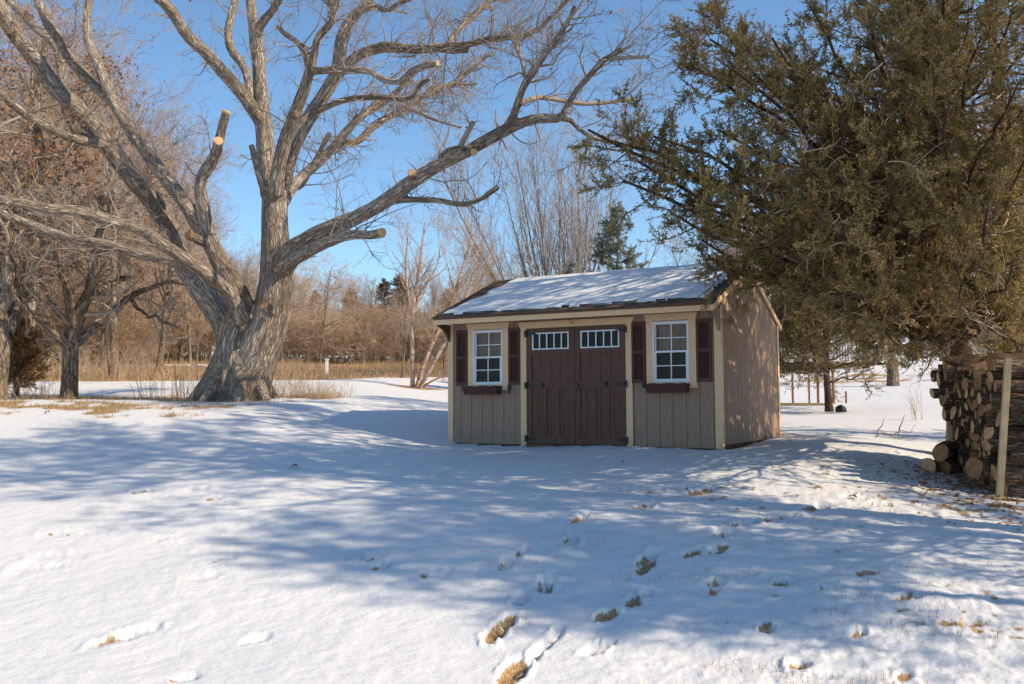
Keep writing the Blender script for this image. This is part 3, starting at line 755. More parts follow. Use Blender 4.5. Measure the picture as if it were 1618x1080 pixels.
    for side, (a, c) in enumerate(((DX0 + 0.006, gap - 0.004), (gap + 0.004, DX1 - 0.006))):
        w = c - a; t0, t1 = -0.012, 0.02            # frame face, panel depth
        tx0, tx1, tz0, tz1 = (a + 0.085, a + 0.085 + 0.67, 1.475, 1.745) if side == 0 else (a + 0.085, a + 0.085 + 0.665, 1.475, 1.745)
        tx0, tx1 = a + 0.10 * w / 0.84, c - 0.095 * w / 0.84
        b = MB()
        st = 0.082
        b.box(a, a + st, t0, t1, 0, DZ1 - 0.004); b.box(c - st, c, t0, t1, 0, DZ1 - 0.004)
        b.box(a + st, c - st, t0, t1, tz1, DZ1 - 0.004)
        b.box(a + st, c - st, t0, t1, 1.40, tz0); b.box(a + st, tx0, t0, t1, tz0, tz1); b.box(tx1, c - st, t0, t1, tz0, tz1)
        b.box(a + st, c - st, t0, t1, 0.865, 0.965); b.box(a + st, c - st, t0, t1, 0, 0.115)
        iw = (c - a - 2 * st)
        for k in (1, 2):
            xx = a + st + iw * k / 3; b.box(xx - 0.04, xx + 0.04, t0, t1, 0.115, 0.865)
        # recessed boards, separated by thin grooves
        for za, zb, nb in ((0.965, 1.40, 4), (0.115, 0.865, 6)):
            for k in range(nb):
                x0 = a + st + iw * k / nb; x1 = a + st + iw * (k + 1) / nb
                b.box(x0 + 0.003, x1 - 0.003, 0.004, 0.02, za, zb)
            b.box(a + st, c - st, 0.0205, 0.03, za, zb)
        dr = b.build('door', 'brown_paint', sh)
        # transom window with five panes
        f = MB(); f.box(tx0, tx1, -0.022, 0.0, tz0, tz0 + 0.02); f.box(tx0, tx1, -0.022, 0.0, tz1 - 0.02, tz1)
        f.box(tx0, tx0 + 0.02, -0.022, 0.0, tz0 + 0.02, tz1 - 0.02); f.box(tx1 - 0.02, tx1, -0.022, 0.0, tz0 + 0.02, tz1 - 0.02)
        for k in range(1, 5):
            xx = tx0 + (tx1 - tx0) * k / 5; f.box(xx - 0.009, xx + 0.009, -0.018, -0.002, tz0 + 0.02, tz1 - 0.02)
        f.build('transom_frame', 'white_vinyl', dr)
        gl = MB(); gl.box(tx0 + 0.01, tx1 - 0.01, 0.001, 0.005, tz0 + 0.01, tz1 - 0.01); gl.build('pane', 'glass', dr)
        # strap hinges on the outer edge
        for hz in (1.735, 0.915, 0.075):
            h = MB(); ex = a if side == 0 else c; s = 1 if side == 0 else -1
            h.box(min(ex - s * 0.035, ex - s * 0.001), max(ex - s * 0.035, ex - s * 0.001), -0.042, -0.0265, hz - 0.052, hz + 0.052)
            h.prism([(ex + s * 0.001, hz - 0.04), (ex + s * 0.001, hz + 0.04), (ex + s * 0.17, hz + 0.006), (ex + s * 0.17, hz - 0.006)] if s > 0 else [(ex - 0.001, hz + 0.04), (ex - 0.001, hz - 0.04), (ex - 0.17, hz - 0.006), (ex - 0.17, hz + 0.006)], 'y', -0.022, -0.0125)
            h.tube([(ex, -0.036, hz - 0.05), (ex, -0.036, hz + 0.05)], [0.011, 0.011], 8)
            h.build('hinge', 'black_iron', dr)
        kx = a + w * 0.335 if side == 0 else a + w * 0.63
        k = MB(); k.tube([(kx, -0.012, 0.935), (kx, -0.05, 0.93), (kx, -0.055, 0.90), (kx, -0.03, 0.885)], [0.014, 0.012, 0.012, 0.008], 8); k.box(kx - 0.02, kx + 0.02, -0.017, -0.0125, 0.89, 0.955)
        k.build('hook', 'black_iron', dr)
        if side == 1:
            k = MB(); k.box(a + 0.012, a + 0.05, -0.02, -0.0125, 0.86, 0.94); k.tube([(a + 0.03, -0.02, 0.915), (a + 0.03, -0.06, 0.915)], [0.01, 0.012], 8)
            k.tube([(a + 0.03, -0.055, 0.915), (a + 0.085, -0.055, 0.922)], [0.010, 0.009], 8); k.tube([(a + 0.031, -0.03, 0.86), (a + 0.031, -0.03, 0.80)], [0.007, 0.006], 6)
            k.build('handle', 'black_iron', dr)
            k = MB(); k.tube([(a + 0.022, -0.0205, 0.905), (a + 0.022, -0.032, 0.905)], [0.012, 0.012], 10); k.build('lock_cylinder', 'white_vinyl', dr)
    # builder's plate over the doors
    p = MB(); cx = gap - 0.02
    p.prism([(cx - 0.055, 1.850), (cx + 0.055, 1.850), (cx + 0.062, 1.874), (cx + 0.078, 1.874), (cx + 0.078, 1.884), (cx + 0.062, 1.884), (cx + 0.055, 1.908), (cx - 0.055, 1.908), (cx - 0.062, 1.884), (cx - 0.078, 1.884), (cx - 0.078, 1.874), (cx - 0.062, 1.874)], 'y', -0.040, -0.0345)
    pl = p.build('name_plate', 'brass', sh)
    p = MB()
    for za, zb, xa, xb in ((1.888, 1.896, -0.045, 0.0), (1.888, 1.896, 0.006, 0.045), (1.873, 1.880, -0.04, 0.012), (1.858, 1.863, -0.044, 0.04)): p.box(cx + xa, cx + xb, -0.0415, -0.0402, za, zb)
    p.build('engraving', 'brass_dark', pl)

    # windows with casings, curtains, shutters and flower boxes
    for wi, (x0, x1) in enumerate(wins):
        f = MB(); fw = 0.028
        def ring(m, a, c, za, zb, w, y0, y1): m.box(a, c, y0, y1, za, za + w); m.box(a, c, y0, y1, zb - w, zb); m.box(a, a + w, y0, y1, za + w, zb - w); m.box(c - w, c, y0, y1, za + w, zb - w)
        ring(f, x0, x1, WZ0, WZ1, 0.022, -0.03, 0.048)
        zm = (WZ0 + WZ1) / 2
        ring(f, x0 + 0.022, x1 - 0.022, zm - 0.014, WZ1 - 0.022, 0.02, 0.006, 0.03)       # upper sash, outer
        ring(f, x0 + 0.022, x1 - 0.022, WZ0 + 0.022, zm + 0.016, 0.028, -0.018, 0.0055)   # lower sash
        win = f.build('window', 'white_vinyl', sh)
        mt = MB(); xm = (x0 + x1) / 2
        zu = (zm + 0.006 + WZ1 - 0.042) / 2; zl = (WZ0 + 0.05 + zm - 0.012) / 2
        for (za, zb, zc, yy) in ((zm + 0.006, WZ1 - 0.042, zu, 0.010), (WZ0 + 0.05, zm - 0.012, zl, -0.012)):
            mt.box(xm - 0.008, xm + 0.008, yy, yy + 0.012, za, zb); mt.box(x0 + 0.042, xm - 0.008, yy, yy + 0.012, zc - 0.007, zc + 0.007); mt.box(xm + 0.008, x1 - 0.042, yy, yy + 0.012, zc - 0.007, zc + 0.007)
        mt.build('muntin', 'white_vinyl', win)
        gl = MB(); gl.box(x0 + 0.03, x1 - 0.03, 0.0225, 0.0265, zm - 0.004, WZ1 - 0.03); gl.box(x0 + 0.03, x1 - 0.03, 0.0005, 0.0045, WZ0 + 0.03, zm + 0.006)
        gl.build('pane', 'glass', win)
        sc = MB(); sc.box(x0 + 0.05, x1 - 0.05, -0.0035, -0.002, WZ0 + 0.05, zm - 0.012); sc.build('insect_screen', 'screen', win)
        # gathered curtain behind the glass
        nu, nv = 90, 24; uu = np.linspace(x0 - 0.02, x1 + 0.02, nu); vv = np.linspace(WZ0 - 0.03, WZ1 + 0.04, nv)
        A, Bq = np.meshgrid(uu, vv, indexing='ij')
        yv = 0.085 + 0.016 * np.sin(A * 62 + 2.2 * np.sin(Bq * 4 + A * 9) + wi) + 0.012 * fbm(A * 14, Bq * 4, 3 + wi, 3)
        V = np.stack([A, yv, Bq], -1).reshape(-1, 3); i = np.arange(nu - 1)[:, None] * nv; j = np.arange(nv - 1)[None]
        Q = np.stack([i + j, i + nv + j, i + nv + j + 1, i + j + 1], -1).reshape(-1, 4)
        link('curtain', mesh_np('curtain', V, Q, smooth=True), 'curtain', win)
        # casing
        c = MB()
        c.box(x0 - 0.105, x0 - 0.001, -0.024, -0.0005, WZ0 - 0.085, WZ1 + 0.012); c.box(x1 + 0.001, x1 + 0.105, -0.024, -0.0005, WZ0 - 0.085, WZ1 + 0.012)
        c.prism([(x0 - 0.105, WZ1 + 0.0125), (x1 + 0.105, WZ1 + 0.0125), (x1 + 0.135, WZ1 + 0.115), (x0 - 0.135, WZ1 + 0.115)], 'y', -0.032, -0.0005)
        c.box(x0 - 0.001, x1 + 0.001, -0.024, -0.0005, WZ0 - 0.085, WZ0 - 0.001)
        c.prism([(x1 + 0.1055, WZ0 - 0.085), (x1 + 0.13, WZ0 - 0.085), (x1 + 0.1055, WZ0 - 0.0)], 'y', -0.024, -0.0005)
        c.prism([(x0 - 0.13, WZ0 - 0.085), (x0 - 0.1055, WZ0 - 0.085), (x0 - 0.1055, WZ0 - 0.0)], 'y', -0.024, -0.0005)
        c.build('window_casing', 'tan_trim', sh)
        # louvred shutters
        for sx0 in (x0 - 0.335, x1 + 0.115):
            if wi == 0 and sx0 > x1: sx1 = sx0 + 0.215
            else: sx1 = sx0 + 0.215
            s = MB(); za, zb = WZ0 - 0.0, WZ1 + 0.012
            s.box(sx0, sx0 + 0.035, -0.032, -0.0005, za, zb); s.box(sx1 - 0.035, sx1, -0.032, -0.0005, za, zb)
            zmid = (za + zb) / 2
            for ra, rb in ((za, za + 0.05), (zmid - 0.022, zmid + 0.022), (zb - 0.04, zb)): s.box(sx0 + 0.035, sx1 - 0.035, -0.032, -0.0005, ra, rb)
            ax = [(sx0 + 0.035, zb - 0.04)] + [(sx0 + 0.035 + (sx1 - sx0 - 0.07) * t, zb - 0.04 - 0.03 * (1 - math.sin(math.pi * t))) for t in np.linspace(0, 1, 9)] + [(sx1 - 0.035, zb - 0.04)]
            for p0, p1 in zip(ax[1:-2], ax[2:-1]): s.prism([p0, p1, (p1[0], zb - 0.0402), (p0[0], zb - 0.0402)], 'y', -0.032, -0.008)
            s.box(sx0 + 0.035, sx1 - 0.035, -0.006, -0.0005, za + 0.05, zb - 0.04)
            for pa, pb in ((za + 0.052, zmid - 0.024), (zmid + 0.024, zb - 0.055)):
                k = int((pb - pa) / 0.027)
                for r in range(k):
                    z = pa + (r + 0.5) * (pb - pa) / k
                    s.prism([(-0.0065, z + 0.011), (-0.026, z - 0.009), (-0.026, z - 0.013), (-0.0065, z + 0.004)], 'x', sx0 + 0.036, sx1 - 0.036)
            s.build('shutter', 'shutter_brown', sh)
        # flower box, scalloped front lip
        fx0, fx1 = (x0 - 0.10, x1 - 0.0) if wi == 0 else (x0 - 0.07, x1 + 0.01)
        fb = MB(); z0_, z1_ = WZ0 - 0.155, WZ0 - 0.015
        yb, yt = -0.17, -0.235
        sc = [(fx0 + (fx1 - fx0) * t, z1_ - 0.012 * (1 - abs(math.sin(2.5 * math.pi * t)))) for t in np.linspace(0, 1, 31)]
        lo = [(fx0 + 0.02 + (fx1 - fx0 - 0.04) * t, z0_) for t in np.linspace(0, 1, 31)]
        V = [(p[0], yb, p[1]) for p in lo] + [(p[0], yt, p[1]) for p in sc] + [(p[0], yb + 0.018, p[1]) for p in lo] + [(p[0], yt + 0.018, p[1]) for p in sc]
        Fq = []
        for k in range(30): Fq += [(k, k + 1, 32 + k, 31 + k), (63 + k, 62 + k, 93 + k, 94 + k), (31 + k, 32 + k, 94 + k, 93 + k), (k + 1, k, 62 + k, 63 + k)]
        fb.add(V, Fq)
        for xe0, xe1 in ((fx0, fx0 + 0.018), (fx1 - 0.018, fx1)):
            o_ = 0.02 if xe0 == fx0 else -0.02
            fb.add([(xe0 + o_, yb + 0.018, z0_), (xe1 + o_, yb + 0.018, z0_), (xe1, yt + 0.019, z1_ - 0.006), (xe0, yt + 0.019, z1_ - 0.006), (xe0 + o_, -0.026, z0_), (xe1 + o_, -0.026, z0_), (xe1, -0.026, z1_ - 0.006), (xe0, -0.026, z1_ - 0.006)],
                   [(0, 1, 2, 3), (5, 4, 7, 6), (4, 0, 3, 7), (1, 5, 6, 2), (3, 2, 6, 7), (4, 5, 1, 0)])
        fb.box(fx0 + 0.04, fx1 - 0.04, yb + 0.019, -0.026, z0_, z0_ + 0.015)
        fb.build('flower_box', 'shutter_brown', sh)
        # black shutter dog beside the box
        dx = x1 + 0.135 if wi == 0 else x0 - 0.145
        h = MB(); h.tube([(dx, -0.002, WZ0 - 0.04), (dx, -0.05, WZ0 - 0.04)], [0.012, 0.012], 8); h.tube([(dx, -0.045, WZ0 + 0.0), (dx, -0.05, WZ0 - 0.05), (dx, -0.045, WZ0 - (0.15 if wi == 0 else 0.075))], [0.018, 0.022, 0.008], 8)
        h.build('shutter_hook', 'black_iron', sh)
    return sh


g_ = bpy.data.materials.new('glass'); g_.use_nodes = True
_n = g_.node_tree; _n.nodes.remove(_n.nodes['Principled BSDF'])
_tr = _n.nodes.new('ShaderNodeBsdfTransparent'); _tr.inputs[0].default_value = (0.86, 0.88, 0.88, 1); _gl = _n.nodes.new('ShaderNodeBsdfGlossy'); _gl.inputs['Roughness'].default_value = 0.015
_fr = _n.nodes.new('ShaderNodeFresnel'); _fr.inputs[0].default_value = 1.24; _mx = _n.nodes.new('ShaderNodeMixShader')
_tc = _n.nodes.new('ShaderNodeTexCoord'); _nz = _n.nodes.new('ShaderNodeTexNoise'); _nz.inputs['Scale'].default_value = 3.0; _bp = _n.nodes.new('ShaderNodeBump'); _bp.inputs['Strength'].default_value = 0.05; _bp.inputs['Distance'].default_value = 0.01
_n.links.new(_tc.outputs['Object'], _nz.inputs['Vector']); _n.links.new(_nz.outputs[0], _bp.inputs['Height']); _n.links.new(_bp.outputs[0], _gl.inputs['Normal'])
_n.links.new(_fr.outputs[0], _mx.inputs[0]); _n.links.new(_tr.outputs[0], _mx.inputs[1]); _n.links.new(_gl.outputs[0], _mx.inputs[2]); _n.links.new(_mx.outputs[0], _n.nodes['Material Output'].inputs[0])
MATS['glass'] = g_
g2_ = bpy.data.materials.new('screen'); g2_.use_nodes = True
_n = g2_.node_tree; _b = _n.nodes['Principled BSDF']; _b.inputs['Base Color'].default_value = (0.05, 0.042, 0.038, 1); _b.inputs['Alpha'].default_value = 0.5; _b.inputs['Roughness'].default_value = 0.8
MATS['screen'] = g2_
build_shed()


# ------------------------------------------------------------------ the big oak: limbs traced as 3-D curves, each leaning its own way in depth
OD = 19.0                                   # distance of the trunk
# (photo x, photo y, half width in photo pixels, depth offset in metres)
OAK = {
 'T': [(384, 646, 48, 0), (388, 622, 44, 0), (396, 590, 41, 0), (410, 550, 38, 0), (424, 510, 36, 0), (433, 475, 33, 0), (438, 440, 32, 0), (437, 405, 29, 0), (435, 370, 24, 0), (434, 330, 23, 0), (434, 300, 22, 0)],
 'B': [(350, 646, 30, -.15), (357, 618, 27, -.1), (362, 580, 27, -.1), (366, 540, 27, -.1), (372, 515, 26, -.1), (382, 490, 24, -.2), (376, 465, 20, -.3), (362, 440, 18, -.4), (348, 415, 17, -.5), (336, 390, 15.5, -.6)],
 'S': [(336, 392, 15, -.6), (329, 370, 13, -.7), (321, 335, 11.5, -.8), (315, 297, 10.5, -.9), (321, 275, 10.5, -1.0), (336, 255, 10, -1.1), (343, 238, 9.5, -1.2), (350, 205, 8, -1.3), (358, 176, 7.5, -1.4)],
 'S2': [(343, 240, 9, -1.2), (345, 222, 8.5, -1.5)],
 'L2': [(334, 390, 14.5, -.6), (313, 352, 14, -.5), (285, 312, 13.5, -.3), (260, 281, 13, -.1), (235, 248, 12.5, .1), (213, 217, 12, .3), (195, 187, 11.5, .4), (178, 157, 11, .5)],
 'L2a': [(178, 158, 10, .5), (166, 132, 9.5, .5), (151, 100, 9, .6), (140, 67, 8.5, .7), (137, 33, 8, .8), (143, -5, 7.5, .9), (140, -70, 6, 1.0)],
 'L2b': [(177, 158, 10.5, .5), (150, 135, 10.5, .8), (127, 110, 10.5, 1.0), (103, 73, 10, 1.3), (74, 30, 9.5, 1.6), (57, -5, 9, 1.9), (30, -70, 7, 2.4)],
 'L1': [(366, 540, 24, .1), (352, 508, 21, .3), (328, 470, 20, .6), (306, 440, 19, .9), (286, 405, 18, 1.1), (268, 362, 17.5, 1.2), (246, 325, 17, 1.3), (207, 277, 16.5, 1.4), (166, 224, 17, 1.4), (124, 174, 16, 1.4), (86, 135, 15, 1.4), (50, 90, 14, 1.3), (24, 55, 13.5, 1.2), (-4, 5, 13, 1.0), (-50, -70, 11, .6)],
 'L1b': [(150, 212, 9, 1.4), (132, 218, 9, 1.8), (112, 190, 8.5, 2.2), (102, 160, 8, 2.5), (99, 118, 8, 2.8), (89, 76, 7.5, 3.0), (63, 48, 7, 3.2), (38, 25, 6.5, 3.4), (8, -6, 6, 3.6)],
 'L3': [(186, 250, 11, 1.4), (161, 229, 10, 1.0), (140, 225, 9.5, .7), (117, 220, 9, .4), (78, 203, 8.5, -.1), (40, 180, 8.5, -.6), (18, 162, 8, -.9), (-10, 138, 7.5, -1.3), (-80, 100, 6, -2.2)],
 'L4': [(384, 505, 17, -.3), (368, 474, 15, -.6), (352, 452, 14, -.9), (316, 427, 13.5, -1.4), (280, 402, 13, -1.8), (252, 384, 12.5, -2.1), (226, 365, 11.5, -2.4), (181, 351, 11, -2.8), (130, 335, 10.5, -3.2), (78, 329, 10, -3.6), (30, 320, 10, -3.9), (-20, 311, 9.5, -4.2), (-110, 285, 8, -4.8)],
 'L5': [(292, 412, 10.5, -1.5), (262, 409, 10.5, -1.4), (226, 401, 10, -1.3), (187, 391, 9.5, -1.2), (150, 384, 9.5, -1.2), (122, 379, 9, -1.2), (78, 366, 9, -1.2), (34, 351, 9, -1.2), (-10, 334, 8.5, -1.2), (-100, 320, 7, -1.0)],
 'K': [(332, 388, 9, -.6), (316, 380, 8.5, -.9), (298, 371, 8, -1.2)],
 'K2': [(426, 492, 12, -.5), (416, 480, 9, -1.0)],
 'V': [(428, 310, 18, .1), (422, 275, 16, .1), (418, 245, 15, .1), (417, 210, 15, .1), (413, 170, 14, .1), (410, 127, 12.5, .1), (407, 93, 11.5, .1), (405, 60, 11, .2), (401, 33, 9.5, .2), (397, 0, 8.5, .3), (392, -60, 7, .5)],
 'Vb': [(405, 62, 9, .2), (413, 38, 8, -.1), (428, 20, 7, -.3), (440, 2, 6.5, -.6), (455, -40, 5, -1)],
 'D1': [(414, 195, 12, .1), (397, 168, 12, -.2), (375, 140, 11.5, -.5), (350, 112, 11, -.8), (325, 83, 11, -1.1), (300, 60, 10.5, -1.4), (273, 20, 10, -1.8), (248, -8, 9.5, -2.1), (200, -60, 8, -2.8)],
 'D2': [(404, 172, 8, .3), (396, 145, 8, .6), (388, 110, 7.5, .9), (367, 80, 7.5, 1.2), (360, 52, 7, 1.4), (367, 20, 6.5, 1.6), (374, -5, 6, 1.8), (385, -50, 5, 2)],
 'D3': [(418, 300, 8, -.2), (411, 280, 7, -.35), (404, 255, 6, -.45), (397, 228, 5, -.5)],
 'T2': [(436, 305, 15, -.2), (439, 270, 13.5, -.4), (448, 225, 12, -.6), (463, 186, 11, -.8), (480, 143, 10.5, -1.0), (490, 107, 9, -1.1)],
 'T2a': [(490, 110, 8, -1.1), (486, 92, 7.5, -1.2), (479, 72, 7, -1.4), (465, 62, 5.5, -1.5), (448, 51, 5, -1.6), (436, 40, 4, -1.7)],
 'T2b': [(490, 110, 8, -1.1), (497, 87, 7.5, -1.2), (503, 60, 7, -1.3), (516, 45, 7, -1.4), (527, 30, 6.5, -1.5), (527, 12, 6, -1.6), (519, -5, 5.5, -1.7), (510, -50, 4, -1.9)],
 'T3': [(442, 308, 16, .3), (452, 272, 14.5, .5), (461, 240, 14, .6), (474, 212, 14, .7), (493, 182, 13.5, .9), (510, 152, 13, 1.0), (526, 124, 13, 1.1), (534, 95, 12.5, 1.2), (539, 60, 12, 1.3), (552, 32, 10.5, 1.4), (570, 14, 9, 1.5), (590, -10, 7.5, 1.6), (610, -60, 5, 1.8)],
 'T3d': [(566, 18, 7, 1.5), (585, 8, 6, 1.1), (600, 12, 5.5, .8), (611, 18, 5, .7), (627, 8, 4.5, .6), (650, -3, 4, .5)],
 'T3a': [(532, 118, 11, 1.1), (548, 103, 10.5, .8), (572, 86, 10, .5), (610, 74, 9.5, .2), (647, 76, 9, -.1), (688, 76, 8.5, -.4), (713, 71, 7, -.5), (740, 70, 6.5, -.7), (777, 61, 6, -.9), (825, 57, 5.5, -1.1), (851, 46, 5, -1.3), (873, 24, 4.5, -1.5), (895, 2, 4, -1.7), (915, -20, 3, -1.9)],
 'T3a2': [(688, 76, 7, -.4), (715, 80, 6.5, -.55), (740, 79, 6, -.65)],
 'U': [(702, 74, 6.5, -.4), (712, 66, 6, -.2), (722, 50, 6, 0), (747, 26, 5.5, .3), (778, -3, 5, .6), (810, -50, 3.5, 1)],
 'T3b': [(495, 112, 7, -1.1), (512, 111, 7.5, -1.4), (547, 111, 7, -1.8), (584, 113, 6.5, -2.1), (606, 126, 6.5, -2.3), (634, 129, 6.5, -2.5), (651, 112, 6.5, -2.6), (672, 103, 6, -2.7), (691, 100, 6, -2.8)],
 'T3c': [(497, 178, 7, .8), (520, 167, 6.5, .3), (554, 156, 6, -.2), (602, 153, 5.5, -.6), (648, 155, 5.5, -.9), (660, 140, 5, -1.0), (668, 130, 4.5, -1.1), (680, 125, 4, -1.2)],
 'R0': [(444, 325, 11, .5), (456, 308, 10, .9), (470, 288, 9.5, 1.3), (493, 266, 9, 1.7), (518, 241, 9, 2.0), (536, 220, 8, 2.3), (555, 198, 7.5, 2.5), (573, 182, 7, 2.6), (592, 170, 6, 2.8), (612, 158, 5.5, 2.9), (639, 133, 4.5, 3.1), (660, 112, 3.5, 3.3)],
 'R0b': [(520, 240, 7.5, 2.0), (540, 226, 7, 2.3), (565, 224, 6.5, 2.7), (590, 201, 6.5, 3.1), (613, 186, 6.5, 3.4), (636, 174, 6, 3.7), (680, 146, 5, 4.1), (717, 130, 4.5, 4.4), (747, 107, 4, 4.7), (773, 85, 3.5, 5.0)],
 'R0c': [(640, 173, 4, 3.7), (660, 177, 3.5, 3.5), (688, 189, 3, 3.3), (728, 201, 2.5, 3.0)],
 'R0d': [(715, 131, 3.5, 4.4), (735, 133, 3, 4.3), (752, 132, 3, 4.2)],
 'R0e': [(452, 300, 6, 1), (478, 290, 6, 1.6), (500, 250, 5, 2.2), (520, 210, 4.5, 2.8)],
 'R1': [(446, 420, 22, -.2), (462, 396, 20, -.6), (490, 376, 17, -.9), (530, 360, 16, -1.2), (563, 344, 15, -1.4), (610, 316, 14, -1.7), (658, 283, 13, -2.0), (691, 260, 12, -2.2), (740, 237, 11.5, -2.4), (770, 222, 11, -2.5), (797, 207, 10.5, -2.6), (821, 195, 9.5, -2.7), (851, 187, 9, -2.8), (880, 187, 8.5, -2.9), (892, 181, 7.5, -3.0)],
 'R1a': [(888, 184, 7, -3.0), (898, 165, 6, -3.1), (908, 147, 6, -3.2), (932, 119, 6, -3.4), (953, 96, 6, -3.6), (970, 85, 6, -3.7), (984, 77, 5, -3.8)],
 'R1a2': [(957, 93, 4.5, -3.6), (975, 92, 4, -3.8), (995, 91, 3.5, -4.0), (1025, 89, 3, -4.2)],
 'R1b': [(886, 186, 6, -3.0), (900, 190, 5, -2.9), (910, 200, 4.5, -2.8), (922, 210, 4, -2.7), (945, 220, 3.5, -2.6), (975, 228, 2.5, -2.5)],
 'R1c': [(803, 198, 8.5, -2.6), (812, 180, 7.5, -2.8), (820, 155, 7, -3.0), (830, 131, 6.5, -3.2), (854, 97, 6, -3.5), (880, 60, 5.5, -3.8), (896, 36, 5, -4.0), (909, 8, 3.5, -4.1)],
 'R1c2': [(829, 120, 4, -3.2), (824, 95, 3.5, -3.0), (812, 65, 3, -2.8), (803, 44, 2.5, -2.7)],
 'R1d': [(820, 165, 5, -3.0), (836, 157, 5, -2.7), (855, 153, 4.5, -2.5), (895, 159, 4.5, -2.2), (925, 163, 4, -2.0), (962, 161, 3.5, -1.8), (1003, 156, 2.5, -1.6)],
 'R1e': [(745, 234, 5.5, -2.4), (728, 233, 5.5, -2.7), (706, 238, 5, -2.9), (698, 244, 4.5, -3.0), (694, 255, 4, -3.1)],
 'R1e2': [(727, 232, 5, -2.7), (733, 220, 5, -2.8), (739, 207, 4.5, -2.9), (748, 192, 4.5, -3.0)],
 'R1f': [(620, 317, 6.5, -1.7), (650, 315, 6, -1.9), (684, 315, 5.5, -2.1), (712, 320, 5.5, -2.3), (738, 322, 5.5, -2.5), (762, 313, 5, -2.6), (775, 303, 5, -2.7), (788, 295, 5, -2.8)],
 'R2': [(452, 420, 15, -.7), (470, 405, 12, -1.3), (500, 389, 10.5, -1.8), (530, 377, 10, -2.2), (560, 371, 9.5, -2.5), (585, 372, 9, -2.7), (604, 367, 9, -2.9)],
 'N1': [(740, 240, 6, -2.5), (749, 240, 6, -2.9)],
 'N2': [(654, 284, 7, -2.0), (650, 272, 7, -2.2)],
 'N3': [(462, 182, 6, -.8), (470, 180, 5, -1.15)],
}
CUTS = [('S', 1), ('S2', 1), ('K', 1), ('K2', 1), ('R2', 1), ('N1', 1), ('N2', 1), ('N3', 1), ('T3b', 1)]
FLARE = [(-1.0, -0.25, 0.26), (-0.55, -0.75, 0.22), (0.15, -0.95, 0.24), (0.75, -0.5, 0.22), (0.8, 0.35, 0.2), (-0.7, 0.6, 0.22), (0.1, 0.8, 0.2)]


